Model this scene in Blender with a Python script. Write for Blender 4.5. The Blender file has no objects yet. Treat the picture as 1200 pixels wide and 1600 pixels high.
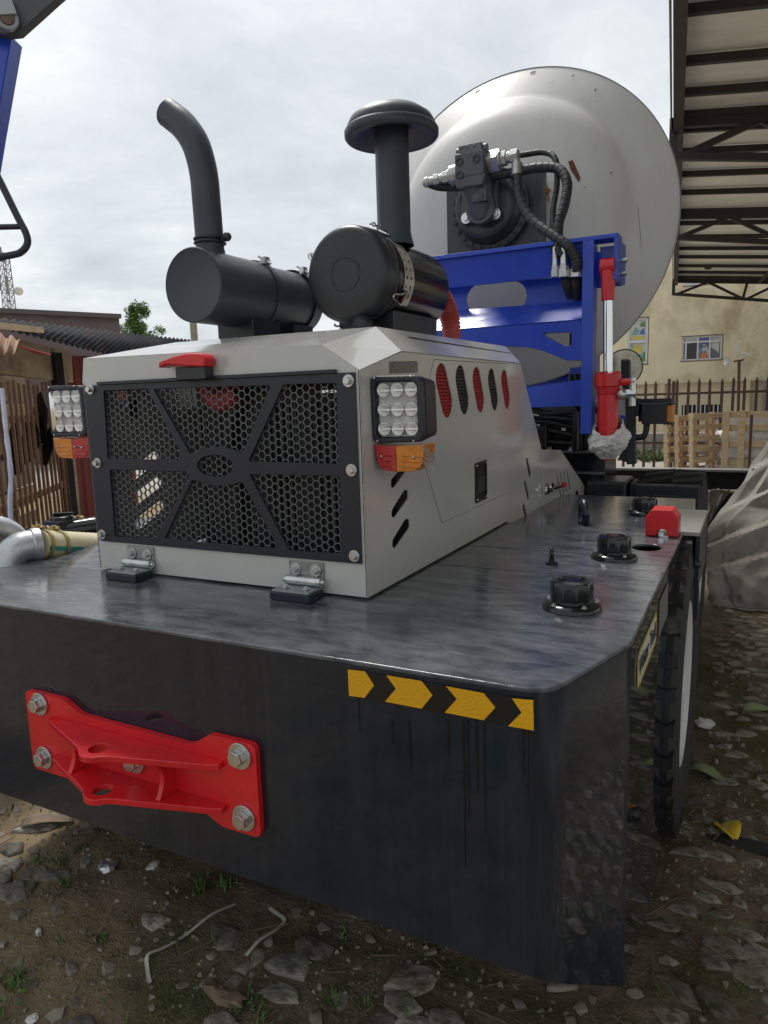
import bpy, math, random
from math import sin, cos, pi, radians, sqrt, atan2
from mathutils import Vector as V, Matrix, noise
from mathutils.geometry import delaunay_2d_cdt
random.seed(7)
S = bpy.context.scene
COL = S.collection

# ------------------------------------------------------------------ camera
YAW, PITCH, ROLL, FOC = 0.47753288, 0.15974562, -0.03176979, 1110.2
CAM = V((0, 0, 1.77))
fwd = V((-sin(YAW)*cos(PITCH), cos(YAW)*cos(PITCH), -sin(PITCH)))
rt0 = V((cos(YAW), sin(YAW), 0)); up0 = rt0.cross(fwd)
rt = cos(ROLL)*rt0 + sin(ROLL)*up0
up = -sin(ROLL)*rt0 + cos(ROLL)*up0
cd = bpy.data.cameras.new('camera'); cam = bpy.data.objects.new('camera', cd); COL.objects.link(cam)
m = Matrix.Identity(4)
for i in range(3):
    m[i][0], m[i][1], m[i][2], m[i][3] = rt[i], up[i], -fwd[i], CAM[i]
cam.matrix_world = m
cd.sensor_fit = 'HORIZONTAL'; cd.sensor_width = 36; cd.lens = FOC/1200*36
cd.clip_start = .05; cd.clip_end = 3000
S.camera = cam
S.render.resolution_x, S.render.resolution_y = 768, 1024

# ------------------------------------------------------------------ sky and sun
SUN_AZ, SUN_EL = radians(-48), radians(58)      # azimuth from +y towards +x
sund = V((sin(SUN_AZ)*cos(SUN_EL), cos(SUN_AZ)*cos(SUN_EL), sin(SUN_EL)))
W = bpy.data.worlds.new("World"); S.world = W; W.use_nodes = True
nt = W.node_tree; nt.nodes.clear(); N = nt.nodes.new; L = nt.links.new
def math_node(nt, op, a, b=None, c=None):
    n = nt.nodes.new('ShaderNodeMath'); n.operation = op
    for i, x in enumerate((a, b, c)):
        if x is None: continue
        if isinstance(x, (int, float)): n.inputs[i].default_value = x
        else: nt.links.new(x, n.inputs[i])
    return n.outputs[0]
def ramp_node(nt, fac, stops):
    n = nt.nodes.new('ShaderNodeValToRGB'); nt.links.new(fac, n.inputs[0])
    e = n.color_ramp.elements
    while len(e) < len(stops): e.new(.5)
    for k, (p, c) in enumerate(stops):
        e[k].position = p; e[k].color = (c, c, c, 1) if isinstance(c, (int, float)) else (*c, 1)
    return n.outputs[0]
def mixc(nt, fac, a, b, mode='MIX'):
    n = nt.nodes.new('ShaderNodeMix'); n.data_type = 'RGBA'; n.blend_type = mode
    for s, x in ((n.inputs[0], fac), (n.inputs[6], a), (n.inputs[7], b)):
        if isinstance(x, (int, float)): s.default_value = x
        elif isinstance(x, tuple): s.default_value = (*x, 1) if len(x) == 3 else x
        else: nt.links.new(x, s)
    return n.outputs[2]
def noise_node(nt, vec, scale, detail=5, rough=.55, dist=0, out='Fac'):
    n = nt.nodes.new('ShaderNodeTexNoise'); n.inputs['Scale'].default_value = scale
    n.inputs['Detail'].default_value = detail; n.inputs['Roughness'].default_value = rough
    n.inputs['Distortion'].default_value = dist
    if vec is not None: nt.links.new(vec, n.inputs['Vector'])
    return n.outputs[out]
def mapping(nt, vec, scale=(1, 1, 1), loc=(0, 0, 0), rot=(0, 0, 0)):
    n = nt.nodes.new('ShaderNodeMapping'); nt.links.new(vec, n.inputs[0])
    n.inputs['Scale'].default_value = scale; n.inputs['Location'].default_value = loc
    n.inputs['Rotation'].default_value = rot
    return n.outputs[0]
sky = N('ShaderNodeTexSky'); sky.sky_type = 'NISHITA'; sky.sun_disc = False
sky.sun_elevation = SUN_EL; sky.sun_rotation = SUN_AZ
tc = N('ShaderNodeTexCoord'); gen = tc.outputs['Generated']
sep = N('ShaderNodeSeparateXYZ'); L(gen, sep.inputs[0])
zz = math_node(nt, 'ADD', math_node(nt, 'MAXIMUM', sep.outputs[2], 0), .22)
comb = N('ShaderNodeCombineXYZ')
L(math_node(nt, 'DIVIDE', sep.outputs[0], zz), comb.inputs[0]); L(math_node(nt, 'DIVIDE', sep.outputs[1], zz), comb.inputs[1])
n1 = noise_node(nt, comb.outputs[0], 1.15, 7, .58, .6)
n2 = noise_node(nt, comb.outputs[0], 3.4, 6, .6, .3)
nn = math_node(nt, 'ADD', math_node(nt, 'MULTIPLY', n1, .7), math_node(nt, 'MULTIPLY', n2, .3))
cl = ramp_node(nt, nn, [(.34, (3.3, 3.5, 3.7)), (.46, (4.0, 4.2, 4.35)), (.56, (4.75, 4.95, 5.0)), (.70, (6.3, 6.4, 6.4))])
dn = N('ShaderNodeVectorMath'); dn.operation = 'DOT_PRODUCT'; L(gen, dn.inputs[0]); dn.inputs[1].default_value = sund
glow = math_node(nt, 'MULTIPLY', math_node(nt, 'POWER', math_node(nt, 'MAXIMUM', dn.outputs['Value'], 0), 10), 4.5)
gc = N('ShaderNodeCombineXYZ')
for i in range(3): L(glow, gc.inputs[i])
cl2 = mixc(nt, 1.0, cl, gc.outputs[0], 'ADD')
skyc = mixc(nt, .93, sky.outputs[0], cl2)
bg = N('ShaderNodeBackground'); L(skyc, bg.inputs[0]); bg.inputs[1].default_value = .10
wo = N('ShaderNodeOutputWorld'); L(bg.outputs[0], wo.inputs[0])
sl = bpy.data.lights.new('sun', 'SUN'); sl.energy = 1.5; sl.angle = radians(14); sl.color = (1, .96, .9)
so = bpy.data.objects.new('sun', sl); COL.objects.link(so)
so.rotation_euler = (-sund).to_track_quat('-Z', 'Y').to_euler()
vs = S.view_settings; vs.view_transform = 'Standard'; vs.look = 'None'; vs.exposure = 0.80; vs.gamma = 1; vs.use_curve_mapping = False

# ------------------------------------------------------------------ surveying: pixel of the 1200x1600 photograph -> point on a known plane
def ray(px, py): return (rt*((px-600)/FOC) - up*((py-800)/FOC) + fwd)
def onx(px, py, x): d = ray(px, py); return CAM + d*((x-CAM.x)/d.x)
def ony(px, py, y): d = ray(px, py); return CAM + d*((y-CAM.y)/d.y)
def onz(px, py, z): d = ray(px, py); return CAM + d*((z-CAM.z)/d.z)
def atd(px, py, dep): return CAM + ray(px, py)*dep

# ------------------------------------------------------------------ materials
MATS = {}
def mat(name, col, rough=.5, metal=0., var=.12, vs=6., bump=0., bs=80., col2=None, c2=(.5, .7), c2s=3., coat=0., rvar=.0, stretch=(1, 1, 1), orand=0, translucent=0, spec=.5, alpha=1.):
    if name in MATS: return MATS[name]
    M = bpy.data.materials.new(name); M.use_nodes = True; MATS[name] = M
    t = M.node_tree; b = t.nodes['Principled BSDF']
    tc = t.nodes.new('ShaderNodeTexCoord'); vec = mapping(t, tc.outputs['Object'], stretch)
    nz = noise_node(t, vec, vs, 6, .6)
    lo = tuple(c*(1-var) for c in col); hi = tuple(min(1, c*(1+var)) for c in col)
    c = mixc(t, ramp_node(t, nz, [(.3, 0.), (.7, 1.)]), lo, hi)
    if col2:
        nz2 = noise_node(t, mapping(t, vec, (1, 1, 1), (3.1, 7.7, 1.3)), c2s, 8, .65, .3)
        c = mixc(t, ramp_node(t, nz2, [(c2[0], 0.), (c2[1], 1.)]), c, col2)
    if orand:
        oi = t.nodes.new('ShaderNodeObjectInfo'); c = mixc(t, 1., c, ramp_node(t, oi.outputs['Random'], [(0., 1-orand), (1., 1+orand)]), 'MULTIPLY')
    t.links.new(c, b.inputs['Base Color'])
    if translucent:
        tl_ = t.nodes.new('ShaderNodeBsdfTranslucent'); mx_ = t.nodes.new('ShaderNodeMixShader'); mx_.inputs[0].default_value = translucent
        t.links.new(c, tl_.inputs[0]); t.links.new(b.outputs[0], mx_.inputs[1]); t.links.new(tl_.outputs[0], mx_.inputs[2]); t.links.new(mx_.outputs[0], t.nodes['Material Output'].inputs[0])
    b.inputs['Metallic'].default_value = metal; b.inputs['Specular IOR Level'].default_value = spec
    if rvar:
        nz3 = noise_node(t, mapping(t, vec, (1, 1, 1), (9, 2, 5)), vs*2.3, 6, .65, .4)
        r = math_node(t, 'ADD', rough, math_node(t, 'MULTIPLY', math_node(t, 'SUBTRACT', nz3, .5), rvar*2))
        t.links.new(math_node(t, 'MINIMUM', math_node(t, 'MAXIMUM', r, .03), 1.), b.inputs['Roughness'])
    else: b.inputs['Roughness'].default_value = rough
    if coat: b.inputs['Coat Weight'].default_value = coat; b.inputs['Coat Roughness'].default_value = .06
    if alpha < 1: b.inputs['Alpha'].default_value = alpha
    if bump:
        bn = t.nodes.new('ShaderNodeBump'); bn.inputs['Strength'].default_value = min(1, bump); bn.inputs['Distance'].default_value = .01*max(1, bump)
        t.links.new(noise_node(t, vec, bs, 5, .6), bn.inputs['Height']); t.links.new(bn.outputs[0], b.inputs['Normal'])
    return M

m_grey = mat('grey_paint', (.52, .515, .49), .14, var=.03, vs=2, coat=.3, rvar=.07, bump=.10, bs=3.2, col2=(.47, .455, .42), c2=(.56, .80), c2s=6, stretch=(1.6, 1.6, .6))
m_drum = mat('drum_paint', (.56, .555, .54), .46, var=.03, vs=2.5, coat=.05, rvar=.08, bump=.03, bs=3, col2=(.46, .445, .415), c2=(.55, .85), c2s=4.2, stretch=(4, 4, .35))
m_tank = mat('charcoal_paint', (.014, .019, .029), .03, var=.2, vs=4, coat=.0, spec=.45, col2=(.026, .032, .040), c2=(.56, .84), c2s=7, stretch=(7, 7, .22))
m_deck = mat('dusty_charcoal_paint', (.022, .029, .040), .11, var=.4, vs=6, rvar=.16, bump=.12, bs=16, col2=(.185, .195, .205), c2=(.28, .82), c2s=9.0, stretch=(1, 2.4, 1))
m_frame = mat('grille_charcoal', (.012, .016, .029), .34, var=.15, vs=5)
m_mesh = mat('mesh_grey', (.12, .125, .13), .4, metal=.3, var=.15)
m_black = mat('matt_black', (.018, .020, .024), .38, var=.25, vs=6, rvar=.08, bump=.05, bs=60)
m_satin = mat('stack_black', (.034, .042, .055), .44, var=.2, vs=5, rvar=.07, bump=.04, bs=40)  # haze and flare put into the base colour: a lighter, bluer black
m_gloss = mat('gloss_black', (.010, .011, .013), .14, var=.2, rvar=.06, bump=.05, bs=30)
m_rubber = mat('tyre_rubber', (.018, .018, .018), .68, var=.3, vs=9, bump=.25, bs=50, col2=(.05, .045, .038), c2=(.55, .8), c2s=4)
m_blue = mat('blue_paint', (.014, .058, .47), .30, var=.12, vs=4, coat=.08, rvar=.08, bump=.03, bs=6, col2=(.05, .10, .46), c2=(.6, .85), c2s=5, stretch=(2, 2, .6))
m_red = mat('red_paint', (.60, .012, .018), .34, var=.16, vs=6, coat=.1, rvar=.12, bump=.16, bs=24, col2=(.34, .010, .012), c2=(.60, .85), c2s=7)
m_dred = mat('worn_red', (.40, .014, .018), .42, var=.2, vs=8)
m_chrome = mat('chrome', (.72, .72, .72), .10, metal=1, var=.05)
m_zinc = mat('zinc_steel', (.56, .57, .57), .30, metal=.95, var=.18, vs=30, rvar=.1)
m_hinge = mat('hinge_zinc', (.34, .37, .36), .34, metal=.85, var=.25, vs=24, rvar=.12)
m_fit = mat('fitting_steel', (.44, .45, .42), .40, metal=.75, var=.15, vs=20)
m_cast = mat('cast_aluminium', (.50, .51, .52), .38, metal=.8, var=.15, vs=20, bump=.2, bs=60)
m_brass = mat('brass_clamp', (.45, .34, .14), .32, metal=.9, var=.2, vs=30)
m_hose = mat('hydraulic_hose', (.016, .017, .019), .5, var=.3, vs=30, bump=.2, bs=120)
m_rhose = mat('red_hose', (.36, .055, .045), .42, var=.2, vs=20)
m_cream = mat('cream_hose', (.62, .56, .36), .38, var=.1, vs=12)
m_green = mat('green_stripe', (.01, .28, .20), .4, var=.1)
m_label = mat('label_white', (.70, .70, .66), .4, var=.05)
m_labyel = mat('label_yellow', (.62, .48, .08), .4, var=.08)
m_letter = mat('letter_dark', (.03, .03, .035), .5)
m_plate = mat('nameplate_aluminium', (.62, .60, .54), .32, metal=.6, var=.15, vs=30)
m_mottle = mat('mottled_plate', (.18, .17, .16), .5, var=.7, vs=140)
m_wrap = mat('cling_film', (.62, .61, .59), .38, var=.2, vs=14, bump=.9, bs=26)
m_brown = mat('brown_steel', (.085, .042, .032), .55, var=.25, vs=9, col2=(.16, .07, .04), c2=(.6, .8), c2s=9)
m_canopy = mat('canopy_steel', (.030, .024, .024), .6, var=.25, vs=3)
m_rsheet = mat('roof_sheet_underside', (.74, .71, .62), .6, var=.08, vs=1.2, col2=(.60, .56, .46), c2=(.5, .8), c2s=1.0, stretch=(1, 3, 1), translucent=.03)
m_yellow = mat('yellow_render', (.80, .70, .49), .9, var=.09, vs=1.4, bump=.25, bs=18, col2=(.50, .41, .26), c2=(.48, .70), c2s=.9, stretch=(1, 1, .8))
m_yellow2 = mat('yellow_render_patch', (.74, .64, .45), .9, var=.1, vs=2, bump=.25, bs=18)
m_conc = mat('grey_concrete', (.32, .30, .27), .9, var=.18, vs=2.5, bump=.3, bs=20, col2=(.20, .19, .17), c2=(.5, .7), c2s=2)
m_white = mat('white_frame', (.72, .73, .73), .4, var=.05)
m_glass = mat('dark_glass', (.010, .012, .014), .06, var=.1)
m_sglass = mat('grey_glass', (.10, .115, .13), .08, var=.1)
m_wood = mat('pallet_wood', (.50, .37, .225), .75, var=.22, vs=5, bump=.3, bs=30, stretch=(1, 1, 6))
m_wood2 = mat('weathered_wood', (.42, .33, .225), .85, var=.35, vs=4, bump=.5, bs=24, col2=(.20, .15, .10), c2=(.5, .75), c2s=3)
m_slat = mat('brown_slat', (.22, .125, .072), .8, var=.25, vs=5, bump=.3, bs=30)
m_rust = mat('corrugated_iron', (.028, .031, .037), .85, metal=0., spec=.2, var=.3, vs=4, col2=(.075, .045, .035), c2=(.52, .75), c2s=3, bump=.2, bs=20)
m_shedred = mat('red_sheet', (.20, .035, .030), .6, var=.25, vs=3, col2=(.12, .05, .04), c2=(.5, .75), c2s=4, stretch=(1, 1, .4))
m_dark = mat('dark_interior', (.012, .012, .013), .8, var=.3)
m_rad = mat('radiator_core', (.022, .024, .028), .5, var=.25, vs=20)
m_tarp = mat('grey_tarpaulin', (.30, .285, .245), .78, var=.16, vs=9, bump=.4, bs=45, col2=(.215, .20, .17), c2=(.45, .65), c2s=2.0)
m_tan = mat('tan_board', (.58, .44, .28), .8, var=.2, vs=5, bump=.2)
m_bark = mat('bark', (.12, .085, .055), .9, var=.3, bump=.4, bs=20)
m_leafA = mat('leaf_green', (.085, .16, .028), .55, var=.4, vs=2.5)
m_grass = mat('weed_green', (.075, .13, .03), .65, var=.35, vs=12)
m_lattice = mat('galvanised_lattice', (.20, .20, .20), .5, var=.2)
m_dish = mat('dish_cream', (.62, .60, .50), .5, var=.1)
m_stone = mat('cobble_stone', (.225, .205, .165), .9, var=.35, vs=1.2, bump=1., bs=5, col2=(.062, .056, .032), c2=(.48, .64), c2s=1.6, orand=.4)
m_stone2 = mat('cobble_pale', (.31, .29, .245), .9, var=.3, vs=1.4, bump=1., bs=5, col2=(.085, .075, .042), c2=(.50, .66), c2s=1.6, orand=.35)
m_gravel = mat('gravel_mix', (.23, .205, .165), .9, var=.5, vs=9, bump=.3, bs=30)
m_litter = mat('litter_white', (.62, .61, .57), .55, var=.15, vs=20)
m_strap = mat('white_strap', (.50, .49, .43), .6, var=.15, vs=30)
m_yleaf = mat('yellow_leaf', (.62, .44, .02), .5, var=.15, vs=20)
m_gleaf = mat('pale_green_leaf', (.20, .26, .12), .5, var=.2, vs=20)
m_bark2 = mat('dry_debris', (.17, .125, .08), .85, var=.35, vs=14, bump=.3)

def lens_mat(name, col, em=0.):
    M = mat(name, col, .12, var=.2, vs=22, coat=.5, bump=.35, bs=55); return M
m_amber = lens_mat('amber_lens', (.62, .20, .008)); m_redlens = lens_mat('red_lens', (.42, .010, .016))
m_lamp = mat('lamp_backing', (.84, .84, .81), .40, metal=.0, var=.35, vs=60, bump=.8, bs=160)
m_led = mat('led_reflector', (.90, .90, .87), .20, metal=.25, var=.2, vs=30)
def clear_mat():
    M = bpy.data.materials.new('clear_lens'); M.use_nodes = True; t = M.node_tree; t.nodes.clear()
    o = t.nodes.new('ShaderNodeOutputMaterial'); g = t.nodes.new('ShaderNodeBsdfGlossy'); g.inputs['Roughness'].default_value = .08
    tr = t.nodes.new('ShaderNodeBsdfTransparent'); mx = t.nodes.new('ShaderNodeMixShader'); fr = t.nodes.new('ShaderNodeFresnel'); fr.inputs[0].default_value = 1.18
    t.links.new(fr.outputs[0], mx.inputs[0]); t.links.new(tr.outputs[0], mx.inputs[1]); t.links.new(g.outputs[0], mx.inputs[2]); t.links.new(mx.outputs[0], o.inputs[0])
    return M
m_clear = clear_mat()
def reflective_mat():
    M = mat('yellow_reflector', (.70, .36, .006), .30, var=.08, vs=3, coat=.3)
    t = M.node_tree; b = t.nodes['Principled BSDF']; tc = t.nodes.new('ShaderNodeTexCoord')
    vo = t.nodes.new('ShaderNodeTexVoronoi'); vo.inputs['Scale'].default_value = 170; t.links.new(tc.outputs['Object'], vo.inputs['Vector'])
    bn = t.nodes.new('ShaderNodeBump'); bn.inputs['Strength'].default_value = .5; bn.inputs['Distance'].default_value = .002
    t.links.new(vo.outputs[0], bn.inputs['Height']); t.links.new(bn.outputs[0], b.inputs['Normal'])
    return M
m_reflect = reflective_mat()

# ------------------------------------------------------------------ mesh helpers
def perp(a):
    a = a.normalized(); b = V((0, 0, 1)) if abs(a.z) < .9 else V((0, 1, 0))
    u = a.cross(b).normalized(); return u, a.cross(u).normalized()
ORG = {}
class B:
    def __init__(s): s.v = []; s.f = []; s.mi = []; s.k = 0
    def add(s, vs, fs):
        o = len(s.v); s.v += [tuple(p) for p in vs]; s.f += [tuple(i+o for i in f) for f in fs]; s.mi += [s.k]*len(fs); return s
    def box(s, c, d, R=None):
        c = V(c); h = V(d)*.5; vs = []
        for x in (-1, 1):
            for y in (-1, 1):
                for z in (-1, 1):
                    p = V((x*h.x, y*h.y, z*h.z)); vs.append(c + (R @ p if R else p))
        return s.add(vs, [(0, 1, 3, 2), (4, 6, 7, 5), (0, 4, 5, 1), (2, 3, 7, 6), (0, 2, 6, 4), (1, 5, 7, 3)])
    def b2(s, a, b): return s.box((V(a)+V(b))/2, (abs(b[0]-a[0]), abs(b[1]-a[1]), abs(b[2]-a[2])))
    def bar(s, p, q, w, h, upv=(0, 0, 1)):
        p, q = V(p), V(q); a = (q-p).normalized(); u = V(upv); sd = a.cross(u)
        if sd.length < 1e-4: sd = a.cross(V((0, 1, 0)))
        sd.normalize(); u = sd.cross(a).normalized()
        vs = [e + sd*(w/2*i) + u*(h/2*j) for e in (p, q) for i, j in ((-1, -1), (1, -1), (1, 1), (-1, 1))]
        return s.add(vs, [(3, 2, 1, 0), (4, 5, 6, 7), (0, 1, 5, 4), (1, 2, 6, 5), (2, 3, 7, 6), (3, 0, 4, 7)])
    def prism(s, poly, vec):
        n = len(poly); vec = V(vec); P = [V(p) for p in poly]
        nr = V((0, 0, 0))
        for i in range(n): nr += P[i].cross(P[(i+1) % n])
        if nr.dot(vec) > 0: P.reverse()
        vs = P + [p+vec for p in P]
        return s.add(vs, [tuple(range(n)), tuple(reversed(range(n, 2*n)))] + [(i, i+n, (i+1) % n + n, (i+1) % n) for i in range(n)])
    def plate(s, outer, holes, fn, vec):
        """2D outline with holes -> slab between fn(u,v) and fn(u,v)+vec"""
        pts = []; edges = []
        for lp in [outer]+list(holes):
            o = len(pts); pts += [V(p) for p in lp]; n = len(lp); edges += [(o+i, o+(i+1) % n) for i in range(n)]
        vo, eo, fo, _, _, _ = delaunay_2d_cdt(pts, edges, [], 2, 1e-6)
        def inside(p, lp):
            c = False; j = len(lp)-1
            for i in range(len(lp)):
                a, b = lp[i], lp[j]
                if (a[1] > p[1]) != (b[1] > p[1]) and p[0] < (b[0]-a[0])*(p[1]-a[1])/(b[1]-a[1])+a[0]: c = not c
                j = i
            return c
        fs = []
        for f in fo:
            for k in range(1, len(f)-1):
                tri = (f[0], f[k], f[k+1]); c = (vo[tri[0]]+vo[tri[1]]+vo[tri[2]])/3
                if inside(c, outer) and not any(inside(c, h) for h in holes): fs.append(tri)
        vec = V(vec); n = len(vo); P = [V(fn(p[0], p[1])) for p in vo]
        if fs:
            a, b, c = (P[i] for i in fs[0])
            if (b-a).cross(c-a).dot(vec) > 0: fs = [t[::-1] for t in fs]
        cnt = {}
        for t in fs:
            for i in range(3): e = (t[i], t[(i+1) % 3]); cnt[e] = cnt.get(e, 0)+1
        side = [(a, a+n, b+n, b) for (a, b) in cnt if (b, a) not in cnt]
        return s.add(P+[p+vec for p in P], fs + [(t[2]+n, t[1]+n, t[0]+n) for t in fs] + side)
    def cyl(s, p, q, r, r1=None, n=20, caps=True):
        p, q = V(p), V(q); r1 = r if r1 is None else r1; u, w = perp(q-p)
        vs = [p + (u*cos(2*pi*i/n)+w*sin(2*pi*i/n))*r for i in range(n)] + [q + (u*cos(2*pi*i/n)+w*sin(2*pi*i/n))*r1 for i in range(n)]
        fs = [(i, (i+1) % n, (i+1) % n+n, i+n) for i in range(n)]
        if caps: fs += [tuple(reversed(range(n))), tuple(range(n, 2*n))]
        return s.add(vs, fs)
    def tube(s, path, r, n=12, caps=True):
        P = [V(p) for p in path]; rings = []; u = None
        for i, p in enumerate(P):
            t = (P[min(i+1, len(P)-1)] - P[max(i-1, 0)]).normalized()
            if u is None: u, w = perp(t)
            else:
                u = (u - t*u.dot(t)).normalized(); w = t.cross(u)
            if i == 0: w = t.cross(u)
            rr = r(i/(len(P)-1)) if callable(r) else r
            rings.append([p + (u*cos(2*pi*k/n)+w*sin(2*pi*k/n))*rr for k in range(n)])
        vs = [q for rg in rings for q in rg]; fs = []
        for i in range(len(P)-1):
            for k in range(n): fs.append((i*n+k, i*n+(k+1) % n, (i+1)*n+(k+1) % n, (i+1)*n+k))
        if caps: fs += [tuple(reversed(range(n))), tuple(range((len(P)-1)*n, len(P)*n))]
        return s.add(vs, fs)
    def lathe(s, o, ax, prof, n=48, ref=None):
        o, ax = V(o), V(ax).normalized(); u, w = perp(ax); vs = []; fs = []
        for (r, h) in prof:
            vs += [o + ax*h + (u*cos(2*pi*i/n)+w*sin(2*pi*i/n))*max(r, 1e-4) for i in range(n)]
        for j in range(len(prof)-1):
            for i in range(n): fs.append((j*n+i, j*n+(i+1) % n, (j+1)*n+(i+1) % n, (j+1)*n+i))
        return s.add(vs, fs)
    def torus(s, o, ax, R, r, n=24, k=10, a0=0, a1=2*pi, uv=None):
        o = V(o); u, w = perp(V(ax)) if uv is None else uv
        path = [o + (u*cos(a0+(a1-a0)*i/n)+w*sin(a0+(a1-a0)*i/n))*R for i in range(n+1)]
        return s.tube(path, r, k, abs(a1-a0) < 6.2)
    def ball(s, c, r, n=12, m=8):
        c = V(c); r = V(r) if hasattr(r, '__len__') else V((r, r, r)); vs = []; fs = []
        for j in range(m+1):
            th = pi*j/m
            for i in range(n): ph = 2*pi*i/n; vs.append(c + V((r.x*sin(th)*cos(ph), r.y*sin(th)*sin(ph), r.z*cos(th))))
        for j in range(m):
            for i in range(n): fs.append((j*n+i, (j+1)*n+i, (j+1)*n+(i+1) % n, j*n+(i+1) % n))
        return s.add(vs, fs)
    def bolt(s, p, ax, r=.012, h=.012):
        p, ax = V(p), V(ax).normalized()
        s.cyl(p, p+ax*h*.25, r*1.35, n=16); s.cyl(p+ax*h*.25, p+ax*h, r*.82, n=6); return s
    def build(s, name, mats, parent=None, bevel=0, sharp=38, smooth=True, seg=2, props=None, at=None):
        o0 = ORG.get(parent.name, V((0, 0, 0))) if parent else V((0, 0, 0))
        oo = o0
        if at is not None: o0 = V((0, 0, 0))      # vertices are local to the point 'at'
        me = bpy.data.meshes.new(name); me.from_pydata([tuple(V(p)-o0) for p in s.v], [], s.f)
        mats = mats if isinstance(mats, (list, tuple)) else [mats]
        for M in mats: me.materials.append(M)
        if len(mats) > 1: me.polygons.foreach_set('material_index', s.mi)
        if smooth:
            me.polygons.foreach_set('use_smooth', [True]*len(s.f)); me.set_sharp_from_angle(angle=radians(sharp))
        me.update()
        o = bpy.data.objects.new(name, me); COL.objects.link(o); ORG[o.name] = oo
        if parent: o.parent = parent
        if at is not None: o.location = V(at)-oo
        if bevel:
            md = o.modifiers.new('bevel', 'BEVEL'); md.width = bevel; md.segments = seg; md.limit_method = 'ANGLE'; md.angle_limit = radians(34); md.harden_normals = smooth
        for k, v in (props or {}).items(): o[k] = v
        return o
def build_each(k, name, mats, parent=None, **kw):
    # one object per connected piece
    par = list(range(len(k.v)))
    def fd(a):
        while par[a] != a: par[a] = par[par[a]]; a = par[a]
        return a
    for f in k.f:
        for i in f[1:]: par[fd(i)] = fd(f[0])
    gr = {}
    for f in k.f: gr.setdefault(fd(f[0]), []).append(f)
    out = []
    for fs in gr.values():
        idx = sorted({i for f in fs for i in f}); mp = {a: b for b, a in enumerate(idx)}; q = B(); q.add([k.v[i] for i in idx], [tuple(mp[i] for i in f) for f in fs]); out.append(q.build(name, mats, parent, **kw))
    return out
def thing(name, label, cat, loc=(0, 0, 0), group=None, kind=None):
    o = bpy.data.objects.new(name, None); COL.objects.link(o); o.location = loc; o.empty_display_size = .1
    ORG[o.name] = V(loc); o['label'] = label; o['category'] = cat
    if group: o['group'] = group
    return o
def tag(o, label, cat, group=None, kind=None):
    o['label'] = label; o['category'] = cat
    if group: o['group'] = group
    if kind: o['kind'] = kind
    return o
def inst(src, parent, loc, rot=None, scale=None, name=None):
    """linked copy of a local-space mesh object, placed at a world position under parent"""
    o = src.copy(); COL.objects.link(o); o.parent = parent
    o.location = V(loc) - ORG.get(parent.name, V((0, 0, 0))) if parent else V(loc)
    if rot is not None: o.rotation_euler = rot
    if scale is not None: o.scale = scale
    return o
def arc2(cx, cy, r, a0, a1, n): return [(cx+r*cos(a0+(a1-a0)*i/n), cy+r*sin(a0+(a1-a0)*i/n)) for i in range(n+1)]
def obround(a, b, r, n=8, rx=None):
    a, b = V(a), V(b); d = (b-a).normalized(); p = V((-d.y, d.x)); out = []
    for c, s0 in ((b, -pi/2), (a, pi/2)):
        for i in range(n+1):
            t = s0+pi*i/n; q = c + d*(cos(t)*r) + p*(sin(t)*r); out.append((q.x, q.y))
    return out
def roundpoly(pts, r, n=4):
    out = []; N_ = len(pts)
    for i in range(N_):
        p = V(pts[i]); a = V(pts[i-1]); b = V(pts[(i+1) % N_])
        ri = r[i] if isinstance(r, (list, tuple)) else r
        if ri <= 0: out.append((p.x, p.y)); continue
        da, db = (a-p), (b-p); ri2 = min(ri, da.length*.45, db.length*.45)
        A = p+da.normalized()*ri2; Bq = p+db.normalized()*ri2
        for k in range(n+1):
            t = k/n; q = A*(1-t)**2 + p*2*t*(1-t) + Bq*t*t; out.append((q.x, q.y))
    return out
def cat_path(P, n=8):
    P = [V(p) for p in P]; Q = [P[0]*2-P[1]] + P + [P[-1]*2-P[-2]]; out = []
    for i in range(1, len(Q)-2):
        for k in range(n):
            t = k/n; a, b, c, d = Q[i-1:i+3]
            out.append(.5*((2*b)+(c-a)*t+(2*a-5*b+4*c-d)*t*t+(3*b-a-3*c+d)*t**3))
    out.append(P[-1]); return out

# ------------------------------------------------------------------ the mixer truck: rear tank and deck
MX = thing('concrete_mixer_truck', 'self-loading concrete mixer truck with charcoal rear tank, grey engine hood and grey drum', 'concrete mixer', (-1.43, 3.0, 0))
ZT, ZB, YF, XR, XL, CXM = 1.22, .607, 1.245, -.211, -2.65, -1.43
R_out = [(-.40, 1.245), (-.355, 1.2475), (-.325, 1.258), (-.305, 1.280), (-.292, 1.312), (-.2185, 1.556), (-.2165, 1.563), (-.211, 1.570), (-.211, 1.60)]
mir = lambda pts: [(2*CXM-x, y) for x, y in pts]
half = R_out + [(XR, 2.40)]
outl = mir(half)[::-1] + half            # along the face, left to right
def zbot(y): return ZB - .75*(y-1.245) if y < 1.6 else .341 - .26*(y-1.6)
b = B(); n = len(outl)
vs = [(x, y, ZT-.010) for x, y in outl] + [(x, y, zbot(y)) for x, y in outl]
b.add(vs, [(i, i+n, i+n+1, i+1) for i in range(n-1)] + [tuple(range(n, 2*n))])
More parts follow.
